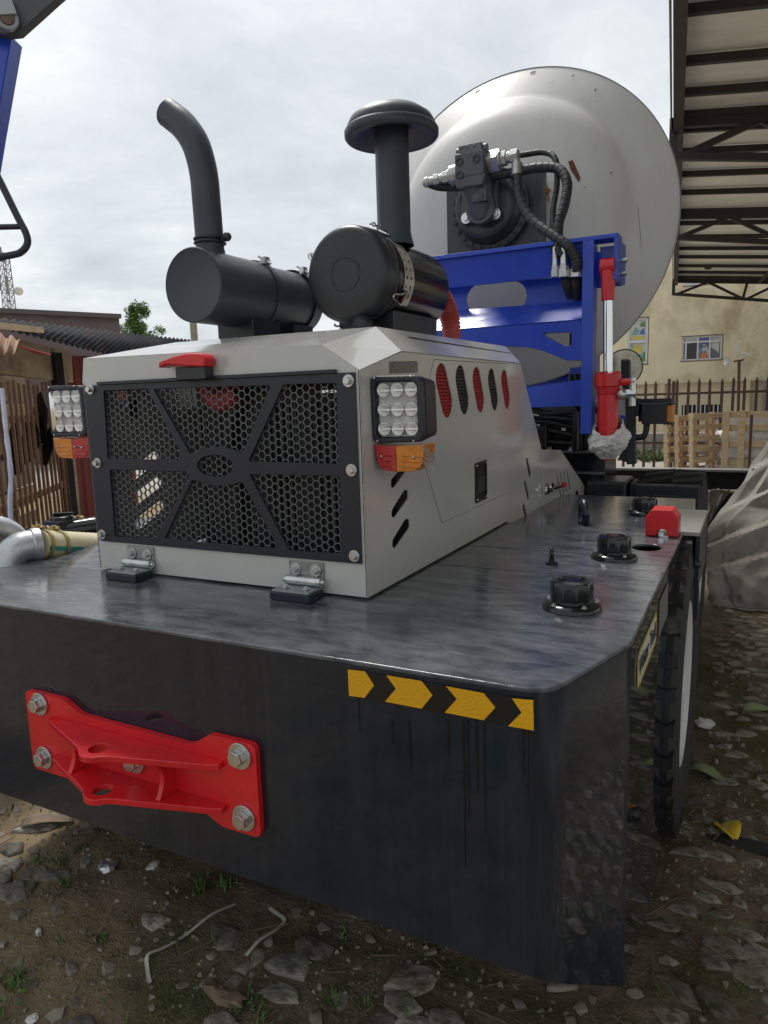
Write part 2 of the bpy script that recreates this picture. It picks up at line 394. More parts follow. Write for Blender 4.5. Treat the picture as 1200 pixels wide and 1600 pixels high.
# the wheel-arch return and the side skirt above the tyre
b.b2((-.62, 2.40, .22), (XR, 2.404, ZT-.01)); b.b2((2*CXM+.62, 2.40, .22), (2*CXM-XR, 2.404, ZT-.01))
b.b2((-.235, 2.404, 1.07), (XR, 2.93, ZT-.01)); b.b2((2*CXM-XR, 2.404, 1.07), (2*CXM-XR+.024, 2.93, ZT-.01))
tank = b.build('counterweight_tank', m_tank, MX, sharp=30)
b = B()
deck = mir(half[:-1])[::-1] + half[:-1] + [(XR, 2.935), (2*CXM-XR, 2.935)]
hole = [( -.306+.050*cos(2*pi*i/20), 2.600+.062*sin(2*pi*i/20)) for i in range(20)]
b.plate(deck, [hole], lambda u, v: (u, v, ZT), (0, 0, -.012))
b.build('deck_plate', m_deck, MX, bevel=.005, smooth=True)
b = B(); b.b2((-.95, 2.955, 1.10), (-.235, 3.95, 1.205)); b.b2((-2.65, 2.955, 1.10), (-1.9, 3.95, 1.205)); build_each(b, 'front_deck', m_deck, MX, bevel=.004)
b = B()
for y in (1.90, 2.12, 2.43): b.b2((-.90, y, ZT+.0005), (-.50, y+.002, ZT+.002))
build_each(b, 'weld_seam', mat('pale_seam', (.16, .17, .18), .5), MX)
# chevron strip
strip = B(); T0, T1 = ony(545, 1045, YF), ony(834, 1140, YF)
x0, x1, z1, z0 = T0.x, T1.x, T0.z, T1.z; zc = (z0+z1)/2; dz = .016*0
strip.plate([(x0, z0), (x1, z0), (x1, z1), (x0, z1)], [], lambda u, v: (u, YF-.0015, v), (0, -.001, 0))
rs = strip.build('reflective_strip', mat('strip_black', (.008, .008, .009), .35), tank)
def pxs(y, *pts): return [(ony(px, py, y).x, ony(px, py, y).z) for px, py in pts]
for q in ([(545, 1045), (572, 1048), (586, 1070), (571, 1089), (547, 1086)],
          [(605, 1054), (660, 1063), (677, 1085), (660, 1106), (603, 1095), (620, 1075)],
          [(698, 1071), (757, 1082), (775, 1104), (757, 1124), (696, 1112), (715, 1091)],
          [(801, 1090), (834, 1093), (835, 1140), (795, 1133), (816, 1112)]):
    a = B(); a.plate(pxs(YF, *q), [], lambda u, v: (u, YF-.0035, v), (0, -.001, 0)); a.build('reflective_arrow', m_reflect, tank)
k = B(); random.seed(17)
for (px, l) in ((724, 250), (731, 170), (745, 120), (757, 190), (700, 60), (640, 90), (612, 40), (818, 90), (826, 160), (560, 60)):
    t0_ = ony(px, 1125 if px > 600 else 1090, YF); w_ = random.uniform(.0012, .0026); l_ = l*.0013
    k.plate([(t0_.x-w_, t0_.z), (t0_.x+w_, t0_.z), (t0_.x+w_*1.2, t0_.z-l_*.6), (t0_.x+w_*.5, t0_.z-l_), (t0_.x-w_*.6, t0_.z-l_*.97), (t0_.x-w_*.9, t0_.z-l_*.5)], [], lambda u, v: (u, YF-.0008, v), (0, -.0004, 0))
k.build('drip_stain', mat('drip_wet', (.006, .008, .012), .05), tank, smooth=False, props={'kind': 'stuff'})
# water tank label on the right side
b = B(); A, Cc, D = onx(996, 1016, XR), onx(1023, 942, XR), onx(994, 1068, XR)
ya, yb = 1.665, 2.02; zt_, zb_ = 1.165, 1.075
b.k = 0; b.plate([(ya, zb_), (yb, zb_), (yb, zt_), (ya, zt_)], [], lambda u, v: (XR+.0015, u, v), (.001, 0, 0))
b.k = 1
for (p, q) in (((ya, zb_), (yb, zb_+.008)), ((ya, zt_-.008), (yb, zt_)), ((ya, zb_), (ya+.008, zt_)), ((yb-.008, zb_), (yb, zt_))):
    b.plate([(p[0], p[1]), (q[0], p[1]), (q[0], q[1]), (p[0], q[1])], [], lambda u, v: (XR+.003, u, v), (.001, 0, 0))
lab = b.build('water_tank_label', [m_label, m_labyel], tank, smooth=False)
def lettering(name, text, size, M, parent, loc, rot, width=None):
    cu = bpy.data.curves.new(name, 'FONT'); cu.body = text; cu.size = size; cu.extrude = .0006; cu.align_x = 'CENTER'; cu.align_y = 'CENTER'
    to = bpy.data.objects.new('tmp', cu); COL.objects.link(to); bpy.context.view_layer.update()
    me = bpy.data.meshes.new_from_object(to.evaluated_get(bpy.context.evaluated_depsgraph_get())); bpy.data.objects.remove(to)
    o = bpy.data.objects.new(name, me); me.materials.clear(); me.materials.append(M); COL.objects.link(o); o.parent = parent
    o.location = V(loc)-ORG.get(parent.name, V((0, 0, 0))); o.rotation_euler = rot
    if width: o.scale = (width/max(o.dimensions.x, 1e-3) if o.dimensions.x else 1,)*1 + (1, 1)
    return o
lettering('water_tank_lettering', 'Water Tank', .066, m_letter, tank, (XR+.0045, (ya+yb)/2, (zt_+zb_)/2), (pi/2, 0, pi/2))
# second dark label further along the side
b = B(); b.plate([(2.10, 1.06), (2.34, 1.06), (2.34, 1.17), (2.10, 1.17)], [], lambda u, v: (XR+.0015, u, v), (.001, 0, 0)); b.build('side_label', mat('label_grey', (.16, .16, .155), .4), tank)

# ---- tow hitch
def hp(px, py, y=YF): p = ony(px, py, y); return (p.x, p.z)
HT, HB = .982, .744; hx0, hx1 = -1.802, -.992; hc = (hx0+hx1)/2
hitch_plate = [(hx0, HB), (hx0+.140, HB), (hx0+.21, HB+.026), (hx1-.175, HB+.026), (hx1-.115, HB), (hx1, HB), (hx1, HT), (hx1-.135, HT), (hx1-.195, HT-.040), (hx0+.225, HT-.034), (hx0+.155, HT), (hx0, HT)]
b = B(); b.plate(roundpoly(hitch_plate, [.02, .005, .01, .01, .005, .02, .02, .01, .02, .02, .01, .02]), [], lambda u, v: (u, YF-.002, v), (0, -.016, 0))
hitch = b.build('tow_hitch_plate', m_red, MX, bevel=.002)
yp = YF-.018
def lug(z, x0, x1, dep, xc):
    rr = .048; yt = yp-dep+rr
    o = [(x0, yp), (x1, yp), (x1, yp-.018), (x1-.022, yp-.030), (xc+.060, yt-.020)] + arc2(xc, yt, rr, -.20*pi, -.80*pi, 8) + [(xc-.060, yt-.016), (x0+.012, yp-.020)]
    o = o[::-1]
    h = [(xc+.025*cos(2*pi*i/18), yt+.025*sin(2*pi*i/18)) for i in range(18)]
    k = B(); k.plate(o, [h], lambda u, v: (u, v, z), (0, 0, .016)); return k.build('hitch_lug', m_red, hitch, bevel=.002)
lug(.905, -1.70, -1.09, .125, -1.425); lug(.792, -1.70, -1.09, .125, -1.425)
for xg in (-1.58, -1.265):
    k = B(); g = [(yp, .808)] + [(yp-.058+.02*sin(pi*i/8), .808+.097*i/8) for i in range(9)] + [(yp, .905)]
    k.plate([(u, v) for u, v in g], [], lambda u, v: (xg, u, v), (.014, 0, 0)); k.build('hitch_gusset', m_red, hitch, bevel=.0015)
bp = None
for (x, z) in ((-1.740, .952), (-1.745, .790), (-1.036, .947), (-1.036, .788), (-1.385, .857)):
    if bp is None: bp = B().bolt((0, 0, 0), (0, -1, 0), .0245, .026).build('hitch_bolt', m_zinc, hitch, bevel=.0015, at=(x, YF-.0185, z))
    else: inst(bp, hitch, (x, YF-.0185, z), rot=(0, random.uniform(0, 1), 0))

# ---- filler caps, lifting eyes, red cover, fender
def filler(px, py, z, r=.052):
    p = onz(px, py, z); k = B(); k.lathe(p, (0, 0, 1), [(r*1.42, 0), (r*1.42, .008), (r*1.30, .016), (r*1.0, .020), (r*.98, .03)], 40)
    fl = k.build('filler_flange', m_gloss, MX)
    k = B(); n = 60
    prof = [(r*.96, .024), (r*1.0, .030), (r*1.0, .066), (r*.95, .074), (r*.66, .077), (r*.62, .071), (r*.40, .071), (r*.36, .076), (.0, .077)]
    vs, fs = [], []
    for (rr, h) in prof:
        for i in range(n):
            q = rr*(1 + (.035 if (i//3) % 2 == 0 and rr > r*.97 else 0)); vs.append(p + V((cos(2*pi*i/n)*q, sin(2*pi*i/n)*q, h)))
    for j in range(len(prof)-1):
        for i in range(n): fs.append((j*n+i, j*n+(i+1) % n, (j+1)*n+(i+1) % n, (j+1)*n+i))
    k.add(vs, fs); k.build('filler_cap', m_gloss, fl, sharp=30)
    k = B()
    for i in range(5): a = .4+2*pi*i/5; k.bolt(p+V((cos(a)*r*1.2, sin(a)*r*1.2, .017)), (0, 0, 1), .006, .006)
    k.build('cap_screw', m_zinc, fl, props={'kind': 'stuff'})
filler(893, 950, ZT); filler(959, 872, ZT); filler(1007, 803, 1.207)
p = onz(862, 882, ZT); k = B(); k.cyl(p, p+V((0, 0, .006)), .020); k.cyl(p, p+V((0, 0, .02)), .009); k.torus(p+V((0, 0, .036)), (1, .3, 0), .0155, .0065); k.build('lifting_eye', m_gloss, MX)
p = onz(912, 818, 1.207); k = B(); k.torus(p+V((0, 0, .045)), (.93, .36, 0), .048, .017, 28, 12); k.bar(p+V((0, 0, -.01)), p+V((0, 0, .012)), .04, .04); k.build('lifting_ring', m_frame, MX)
# red switch cover with a small padlock notch
y0, ym = 2.80, 2.915; k = B()
A = [(-.345, 1.222), (-.320, 1.222), (-.320+.0, 1.226)] ; xo0, xo1, zt2 = -.338, -.222, 1.322
o = [(xo0, 1.222), (xo0+.042, 1.222)] + arc2((xo0+xo1)/2+.002, 1.232, .018, pi, 0, 8) + [(xo1-.036, 1.222), (xo1, 1.222), (xo1, zt2-.03), (xo1-.022, zt2), (xo0+.022, zt2), (xo0, zt2-.03)]
k.plate(o, [], lambda u, v: (u, y0, v), (0, .11, 0)); k.build('red_switch_cover', m_red, MX, bevel=.004)
k = B(); k.cyl((-.281, 2.80, 1.232), (-.281, 2.795, 1.232), .010); k.box((-.27, 2.797, 1.224), (.03, .012, .006)); k.build('switch_latch', m_chrome, MX)
# rear fender: pale plate with a narrow outer flange and post
k = B(); k.b2((-.31, 2.96, 1.198), (-.155, 3.52, 1.216)); k.build('fender_plate', mat('pale_fender', (.30, .31, .29), .3), MX, bevel=.004)
k = B(); k.b2((-.170, 2.965, .86), (-.155, 2.985, 1.197)); k.b2((-.168, 2.99, .98), (-.157, 3.50, 1.196)); k.ball((-.165, 2.955, 1.09), .02); build_each(k, 'fender_post', m_frame, MX)

# ---- wheels
def wheel(name, x_in, x_out, y, z, r, spoke_col):
    w = x_out-x_in; k = B(); xm = (x_in+x_out)/2; hw = abs(w)/2; sx = 1 if w > 0 else -1
    prof = [(r*.52, -hw*.90), (r*.60, -hw*1.0), (r*.78, -hw*1.06), (r*.90, -hw*1.0), (r*.962, -hw*.90), (r*.968, 0), (r*.962, hw*.90), (r*.90, hw*1.0), (r*.78, hw*1.06), (r*.60, hw*1.0), (r*.52, hw*.90)]
    k.lathe((xm, y, z), (1, 0, 0), prof, 64)
    nl = 32
    for i in range(nl):
        for sd in (-1, 1):
            a = 2*pi*(i+(.5 if sd > 0 else 0))/nl; u = V((0, cos(a), sin(a))); t = V((0, -sin(a), cos(a)))
            c0 = V((xm+sd*hw*1.0, y, z)); c1 = V((xm+sd*hw*.05, y, z))
            vs = []
            for c, off, h in ((c0, 0, .92), (c1, .06, .955)):
                for dt in (-.022, .022):
                    for hh in ((.90 if c is c0 else .94), 1.0 if c is c1 else .985): vs.append(c + u*(r*hh) + t*(dt+off*sd))
            k.add(vs, [(0, 1, 3, 2), (4, 6, 7, 5), (0, 4, 5, 1), (2, 3, 7, 6), (1, 5, 7, 3)])
    ty = k.build(name, m_rubber, MX, sharp=28)
    k = B(); k.lathe((xm, y, z), (sx, 0, 0), [(r*.57, hw*.90), (r*.55, hw*.96), (r*.50, hw*.86), (r*.46, hw*.45), (r*.22, hw*.30), (r*.20, hw*.62), (0, hw*.62)], 48)
    k.build('rim', mat('rim_white', (.62, .62, .60), .35, var=.08), ty)
    k = B()
    for i in range(10): a = 2*pi*i/10; k.bolt((xm+sx*hw*.34, y+cos(a)*r*.33, z+sin(a)*r*.33), (sx, 0, 0), .016, .022)
    k.build('wheel_nut', m_zinc, ty, props={'kind': 'stuff'})
    return ty
wheel('wheel', -.54, -.180, 2.97, .595, .60, 0); wheel('wheel', -2.32, -2.675, 3.02, .595, .60, 0)
wheel('wheel', -.60, -.25, 5.02, .62, .62, 0); wheel('wheel', -2.26, -2.61, 5.02, .62, .62, 0)
# square black plastic mudguard in front of the front wheel's tread, with raised panel relief
k = B(); k.b2((-.615, 4.52, .74), (-.245, 4.56, 1.20)); k.build('mudguard', m_black, MX, bevel=.012)
k = B()
for q in ((-.50, 4.505, 1.125, -.36, 4.52, 1.14), (-.535, 4.505, .86, -.515, 4.52, 1.07), (-.345, 4.505, .86, -.325, 4.52, 1.07), (-.50, 4.505, 1.02, -.36, 4.52, 1.035), (-.475, 4.505, .80, -.385, 4.52, .96)): k.b2(q[:3], q[3:])
build_each(k, 'mudguard_relief', m_black, MX, bevel=.006)
k = B(); k.b2((-.90, 4.50, .80), (-.66, 4.85, 1.215)); k.b2((-.655, 4.56, .80), (-.62, 4.8, 1.205)); hb = k.build('hydraulic_box', m_black, MX, bevel=.02)
k = B()
for zq in (1.13, 1.07, 1.01): k.b2((-.83, 4.488, zq), (-.73, 4.50, zq+.014))
k.b2((-.86, 4.49, .86), (-.69, 4.50, .97)); k.build('box_rib', m_black, hb, bevel=.004)

# ---- engine hood
HX0, HX1, HY, HB0 = -1.957, -.918, 1.66, 1.226
HO = m_grey; T = .004
hood = B()
# front panel with the grille opening, crest on top
fr = [(HX0, HB0), (HX1, HB0), (HX1, 1.844), (-1.03, 1.915), (-1.942, 1.926), (HX0, 1.85)]
op = [(-1.915, 1.335), (-.955, 1.335), (-.955, 1.828), (-1.915, 1.828)]
hood.plate(fr, [op], lambda u, v: (u, HY, v), (0, T, 0))
hoodo = hood.build('engine_hood', HO, MX, bevel=.0015, smooth=True)
# top facets (closed slab): crest, ridge, side edge
a1, a2 = V((-1.942, HY, 1.926)), V((-1.03, HY, 1.915)); c1_ = V((HX1, HY, 1.844)); c2_ = V((HX1, 1.916, 1.903)); c3_ = V((HX1, 3.13, 1.902))
r1_ = V((-1.035, 1.985, 1.985)); r2_ = V((-1.035, 3.29, 1.988)); l1_ = V((-1.845, 1.985, 1.988)); l2_ = V((-1.845, 3.29, 1.99)); m2_ = V((HX0, 1.916, 1.906)); m3_ = V((HX0, 3.13, 1.905)); m1_ = V((HX0, HY, 1.85))
k = B(); k.add([a1, a2, c1_, c2_, c3_, r1_, r2_, l1_, l2_, m1_, m2_, m3_], [(0, 1, 5, 7), (1, 2, 3, 5), (5, 3, 4, 6), (7, 5, 6, 8), (0, 7, 10, 9), (7, 8, 11, 10), (6, 4, 11, 8)])
top = k.build('hood_top', HO, MX, smooth=False)
md = top.modifiers.new('thick', 'SOLIDIFY'); md.thickness = .004
k = B(); s0_, s1_ = V((-1.03+.01, 2.217, 1.962)), V((-.99, 3.26, 1.964))
def on_slope(y, t): return r1_ + (V((0, y-r1_.y, 0))) + (c2_-r1_)*t * V((1, 0, 1)).length*0 + V(((HX1+1.035)*t, 0, (1.9025-1.986)*t))
k.prism([on_slope(2.14, .30)+V((0, 0, .0015)), on_slope(3.20, .42)+V((0, 0, .0015)), on_slope(3.20, .47)+V((0, 0, .0015)), on_slope(2.14, .35)+V((0, 0, .0015))], (0, 0, .001)); k.build('hood_slit', m_dark, top)
# right side panel with door opening, slots
sx = lambda px, py: (lambda p: (p.y, p.z))(onx(px, py, HX1))
side = [(HY, HB0), (2.93, HB0), (2.93, 1.13), (3.50, 1.13), (3.50, 1.49), (3.13, 1.898), (1.918, 1.899), (HY, 1.842)]
def z8(x, y): return sx(540+x/2.857, 500+y/2.857)
door = roundpoly([z8(430, 905), z8(165, 1160*0+0) if False else z8(720, 770), z8(738, 700), z8(765, 540), z8(772, 330), z8(772, 200), z8(395, 178), z8(330, 420), z8(352, 640)], .006)
def grow(poly, d):
    cx_ = sum(p[0] for p in poly)/len(poly); cy_ = sum(p[1] for p in poly)/len(poly); out = []
    for p in poly:
        v = V((p[0]-cx_, p[1]-cy_)); v *= 1 + d/v.length; out.append((cx_+v.x, cy_+v.y))
    return out
slotA = roundpoly([z8(203, 748), z8(203, 712), z8(238, 672), z8(270, 672), z8(217, 748)], .006)
slotB = roundpoly([z8(205, 880), z8(205, 850), z8(262, 758), z8(279, 758), z8(280, 795), z8(220, 882)], [.01, .01, .012, .012, .006, .006])
slotC = roundpoly([z8(209, 1018), z8(208, 985), z8(266, 888), z8(285, 888), z8(287, 925), z8(224, 1016)], [.01, .01, .012, .012, .006, .006])
def w8(x, y): return sx(760+x/5, 540+y/5)
slR = [roundpoly([w8(*q) for q in Q], .006) for Q in (((312, 872), (322, 880), (350, 1000), (345, 1035), (335, 1030), (310, 900)), ((297, 1052), (307, 1060), (335, 1175), (332, 1210), (322, 1205), (296, 1080)), ((285, 1232), (295, 1240), (325, 1350), (320, 1385), (310, 1380), (283, 1262)))]
k = B(); k.plate(side, [grow(door, .0035), slotA, slotB, slotC]+slR, lambda u, v: (HX1, u, v), (-T, 0, 0)); k.build('hood_side_panel', HO, MX, smooth=False)
vents = []
for (a0_, a1_, rr) in (((412, 197), (466, 434), .050), ((500, 202), (540, 423), .047), ((573, 207), (611, 417), .045), ((641, 211), (674, 411), .043), ((699, 215), (728, 405), .041)):
    t0 = (a0_[0]+(a1_[0]-a0_[0])*.27, a0_[1]+(a1_[1]-a0_[1])*.27); t1 = (a0_[0]+(a1_[0]-a0_[0])*.73, a0_[1]+(a1_[1]-a0_[1])*.73)
    vents.append(obround(z8(*t0), z8(*t1), rr))
k = B(); k.plate(door, vents, lambda u, v: (HX1+.0015, u, v), (-T, 0, 0)); sdoor = k.build('side_door', HO, MX, smooth=False)
# expanded mesh behind the five door vents
for i, vt in enumerate(vents):
    ys = [p[0] for p in vt]; zs = [p[1] for p in vt]; k = B(); xx = HX1-.006
    y0v, y1v, z0v, z1v = min(ys)-.006, max(ys)+.006, min(zs)-.006, max(zs)+.006; st = .0125
    for sg in (1, -1):
        q = y0v-(z1v-z0v)
        while q < y1v+(z1v-z0v):
            # line y = q + sg*.55*(z-z0)
            A_, B_ = None, None; p0, p1 = V((xx, q if sg > 0 else q+.0, z0v)), V((xx, q+sg*.55*(z1v-z0v), z1v))
            tt = [0, 1]
            lo, hi = 0., 1.; d = p1.y-p0.y
            for lim, s_ in ((y0v, 1), (y1v, -1)):
                f0 = s_*(p0.y-lim); fd = s_*d
                if fd > 0: lo = max(lo, -f0/fd)
                elif fd < 0: hi = min(hi, -f0/fd)
            if hi-lo > .02: k.bar(p0.lerp(p1, lo), p0.lerp(p1, hi), .0036, .004, (1, 0, 0))
            q += st
    k.build('vent_mesh', m_dred if i % 2 == 0 else m_black, sdoor, smooth=False, props={'kind': 'stuff'})
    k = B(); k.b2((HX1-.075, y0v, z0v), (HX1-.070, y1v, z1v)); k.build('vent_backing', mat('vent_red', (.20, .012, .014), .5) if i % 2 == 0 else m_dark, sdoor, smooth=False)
# recessed paddle latch of the door
hpz = [z8(573, 640), z8(623, 622), z8(624, 796), z8(576, 818)]
k = B(); k.plate(roundpoly(hpz, .006), [roundpoly(grow(hpz, -.020), .004)], lambda u, v: (HX1+.002, u, v), (.006, 0, 0)); k.build('door_latch', m_gloss, sdoor, bevel=.0015)
k = B(); k.plate(grow(hpz, -.018), [], lambda u, v: (HX1+.002, u, v), (.001, 0, 0)); k.build('latch_recess', m_dark, sdoor)
hi = grow(hpz, -.03); k = B(); k.plate(roundpoly(hi, .004), [], lambda u, v: (HX1+.003, u, v*.55+.45*(sum(q[1] for q in hpz)/4)-.012), (.004, 0, 0)); k.build('latch_paddle', m_black, sdoor, bevel=.001)
k = B()
for q in hpz: c = V(q).lerp(V((sum(p[0] for p in hpz)/4, sum(p[1] for p in hpz)/4)), .14); k.ball((HX1+.009, c.x, c.y), .004, 8, 5)
build_each(k, 'latch_rivet', m_zinc, sdoor)
# left side panel with its three slots, rear panel
lx = lambda px, py: (lambda p: (p.y, p.z))(onx(px, py, HX0+.002))
def z7(x, y): return (60+x/2.3077, 540+y/2.3077)
Lsl = []
for P0, P1 in (((345, 462), (418, 402)), ((352, 552), (428, 494)), ((358, 642), (436, 580))):
    a_, b_ = lx(*z7(*P0)), lx(*z7(*P1)); Lsl.append(obround(a_, b_, .020))
rnd = lx(*z7(300, 195)); Lsl.append([(rnd[0]+.026*cos(2*pi*i/12), rnd[1]+.03*sin(2*pi*i/12)) for i in range(12)])
k = B(); k.plate([(HY, HB0), (3.50, HB0), (3.50, 1.49), (3.13, 1.90), (1.918, 1.90), (HY, 1.846)], Lsl, lambda u, v: (HX0, u, v), (T, 0, 0)); k.build('hood_side_panel', HO, MX, smooth=False)
k = B(); k.b2((HX0+.01, 3.42, 1.14), (HX1-.01, 3.425, 1.5)); k.prism([(HX0+.01, 3.47, 1.49), (HX1-.006, 3.47, 1.49), (-1.03, 3.26, 1.975), (-1.85, 3.26, 1.975)], (0, .004, .003)); k.build('hood_rear_panel', HO, MX)
# lower second panel
o2 = [sx(848, 703), sx(873, 703), sx(913, 768), sx(914, 782), sx(868, 806), (3.52, 1.13)]
s4 = [roundpoly([w8(*q) for q in Q], .003) for Q in (((545, 1010), (552, 1012), (584, 1170), (582, 1185), (575, 1178)), ((573, 995), (580, 997), (607, 1155), (605, 1168), (598, 1160)), ((597, 980), (604, 982), (632, 1138), (630, 1150), (623, 1142)), ((622, 968), (629, 970), (655, 1120), (653, 1132), (646, 1124)))]
dm = [roundpoly([w8(*q) for q in Q], .008) for Q in (((512, 1265), (530, 1252), (538, 1290), (535, 1350), (495, 1392), (482, 1385)), ((697, 1135), (712, 1125), (720, 1160), (718, 1215), (690, 1250), (681, 1245)))]
o2b = [(3.515, 1.10)] + [w8(760, 1200), w8(772, 1170), w8(770, 1105), w8(577, 815), w8(436, 808)]
o2b = [(3.512, 1.13), w8(436, 812), w8(577, 815), w8(770, 1105), w8(772, 1180), w8(735, 1240), w8(540, 1390)]
k = B(); k.plate(o2b, s4+dm, lambda u, v: (HX1+.002, u, v), (-T, 0, 0)); k.build('lower_side_panel', HO, MX, smooth=False)
k = B(); k.b2((HX1-.30, 3.53, 1.14), (HX1-.05, 4.45, 1.20)); k.b2((HX1-.35, 3.55, 1.14), (HX1-.10, 3.95, 1.44)); k.build('panel_interior', m_dark, MX)
k = B(); k.b2((HX1-.045, HY+.01, 1.2205), (HX1+.003, 2.92, 1.2258)); k.build('hood_gasket', m_dark, MX)
# toggle latch
p = onx(851, 765, HX1+.004); q = onx(868, 768, HX1+.02)
k = B(); k.k = 0; k.box(p+V((.006, -.02, 0)), (.012, .05, .05)); k.cyl(p+V((.012, -.025, 0)), p+V((.026, -.025, 0)), .022); k.cyl(p+V((.012, .05, .006)), p+V((.028, .05, .006)), .026, n=14); k.bar(p+V((.02, -.03, .012)), p+V((.02, .10, .014)), .008, .012); k.bar(p+V((.02, -.03, -.012)), p+V((.02, .10, -.008)), .008, .012); k.bar(p+V((.024, .06, -.004)), p+V((.03, .29, -.012)), .010, .014)
k.k = 1; k.cyl(p+V((.03, .28, -.012)), p+V((.03, .315, -.013)), .014, n=12)
k.build('toggle_latch', [m_chrome, m_red], MX)

# ---- grille: frame, honeycomb, bolts, latch, hinges
gp = lambda x, y: pxs(HY-.006, z7(x, y))[0]
gout = [gp(172, 142), gp(1146, 100), gp(1168, 788), gp(214, 706)]
gx0, gx1, gz0, gz1 = -1.945, -.929, 1.322, 1.838
gout = roundpoly([(gx0, gz0), (gx1, gz0), (gx1, gz1), (gx0, gz1)], [.02, 0, 0, 0])
def O(*pts, r=.008): return roundpoly([gp(*q) for q in pts], r)
ops = [O((235, 162), (392, 155), (517, 390), (512, 412), (250, 408)),
       O((415, 156), (838, 143), (735, 390), (700, 373), (640, 364), (582, 373), (548, 392)),
       O((884, 140), (1075, 135), (1083, 427), (757, 418), (766, 400)),
       O((258, 447), (535, 454), (545, 478), (422, 696), (276, 690)),
       O((556, 482), (600, 499), (650, 506), (700, 501), (735, 492), (868, 733), (455, 697)),
       O((760, 464), (1087, 470), (1093, 750), (903, 738))]
ec = gp(637, 434); ops.append([(ec[0]+.069*cos(2*pi*i/28), ec[1]+.033*sin(2*pi*i/28)) for i in range(28)])
k = B(); k.plate(gout, ops, lambda u, v: (u, HY-.001, v), (0, -.006, 0)); k.b2((-1.875, HY-.016, 1.838), (-.985, HY-.002, 1.848))
gfr = k.build('grille_frame', m_frame, MX, bevel=.0012)
k = B(); a_ = .0134; th = .0017; yM = HY+.004
def hexring(cx_, cz_):
    o_ = [(cx_+a_*cos(pi/3*i), cz_+a_*sin(pi/3*i)) for i in range(6)]; i_ = [(cx_+(a_-th)*cos(pi/3*i), cz_+(a_-th)*sin(pi/3*i)) for i in range(6)]
    vs = [(x, yM, z) for x, z in o_] + [(x, yM, z) for x, z in i_] + [(x, yM+.005, z) for x, z in i_]
    k.add(vs, [(i, (i+1) % 6, 6+(i+1) % 6, 6+i) for i in range(6)] + [(6+i, 6+(i+1) % 6, 12+(i+1) % 6, 12+i) for i in range(6)])
ci = 0; x = -1.935
while x < -.925:
    z = 1.338 + (a_*sqrt(3)/2 if ci % 2 else 0)
    while z < 1.83: hexring(x, z); z += a_*sqrt(3)
    x += a_*1.5; ci += 1
k.build('honeycomb_mesh', m_mesh, gfr, smooth=False, props={'kind': 'stuff'})
gb = None
for (x, y) in ((190, 158), (1120, 127), (216, 423), (1131, 449), (233, 680), (1141, 758)):
    g = gp(x, y); pos = V((g[0], HY-.0075, g[1]))
    if gb is None: gb = B().bolt((0, 0, 0), (0, -1, 0), .0125, .016).build('grille_bolt', m_zinc, gfr, bevel=.001, at=pos)
    else: inst(gb, gfr, pos, rot=(0, random.uniform(0, 1), 0))
# red hood latch
k = B(); k.b2((-1.512, HY-.045, 1.838), (-1.40, HY-.006, 1.876)); lt = k.build('hood_latch', m_black, MX, bevel=.004)
lv = [(-1.568, 1.876), (-1.535, 1.884), (-1.480, 1.878), (-1.392, 1.872), (-1.388, 1.895), (-1.400, 1.910), (-1.455, 1.914), (-1.500, 1.908), (-1.565, 1.894)]
k = B(); k.plate(lv, [], lambda u, v: (u, HY-.056, v), (0, .050, 0)); k.build('latch_lever', m_red, lt, bevel=.006)
# two zinc hinges
for hx in (-1.757, -1.112):
    k = B(); k.b2((hx-.058, HY-.007, 1.250), (hx+.058, HY-.001, 1.315)); hg = k.build('hinge', m_hinge, MX, bevel=.0012)
    k = B(); k.cyl((hx-.058, HY-.020, 1.262), (hx+.058, HY-.020, 1.262), .0135, n=18); k.cyl((hx-.068, HY-.020, 1.262), (hx+.068, HY-.020, 1.262), .0075, n=12); k.build('hinge_knuckle', m_zinc, hg, bevel=.001)
    k = B(); k.b2((hx-.066, HY-.098, 1.2215), (hx+.066, HY-.022, 1.243)); k.build('hinge_block', m_frame, hg, bevel=.002)
    k = B(); k.b2((hx-.060, HY-.092, 1.2435), (hx+.060, HY-.024, 1.250)); k.build('hinge_leaf', m_hinge, hg, bevel=.001)
    for bx in (-.034, .034):
        B().bolt((hx+bx, HY-.0075, 1.292), (0, -1, 0), .0135, .017).build('hinge_bolt', m_zinc, hg, bevel=.001)
        B().bolt((hx+bx, HY-.062, 1.2505), (0, 0, 1), .009, .008).build('hinge_bolt', m_zinc, hg, bevel=.001)
# engine bay seen through the honeycomb
k = B(); k.b2((-1.60, 1.80, 1.24), (-.95, 1.92, 1.86)); rad = k.build('radiator', m_rad, MX)
k = B()
for i in range(26): x = -1.59+i*.0248; k.b2((x, 1.792, 1.26), (x+.005, 1.799, 1.76))
build_each(k, 'radiator_fin', mat('fin_grey', (.05, .055, .06), .4, metal=.5), rad, smooth=False)
k = B(); k.tube(cat_path([(-1.45, 1.775, 1.30), (-1.44, 1.77, 1.5), (-1.46, 1.772, 1.66), (-1.40, 1.775, 1.80)]), .022); k.build('radiator_hose', m_hose, rad)
k = B(); k.tube(cat_path([(-1.52, 1.76, 1.82), (-1.47, 1.755, 1.775), (-1.40, 1.76, 1.80)]), .035); k.build('coolant_hose', mat('hose_red_in', (.45, .05, .06), .5), rad)
k = B(); k.cyl((-1.255, 1.75, 1.815), (-1.20, 1.75, 1.815), .02); k.build('brass_fitting', m_brass, rad)
k = B(); k.b2((-1.10, 1.755, 1.788), (-.97, 1.765, 1.796)); k.b2((-1.12, 1.755, 1.815), (-.97, 1.765, 1.823)); build_each(k, 'radiator_rail', m_chrome, rad)
k = B(); k.b2((HX0+.02, 2.3, 1.23), (-1.61, 3.2, 1.75)); k.build('engine_block', m_dark, MX)

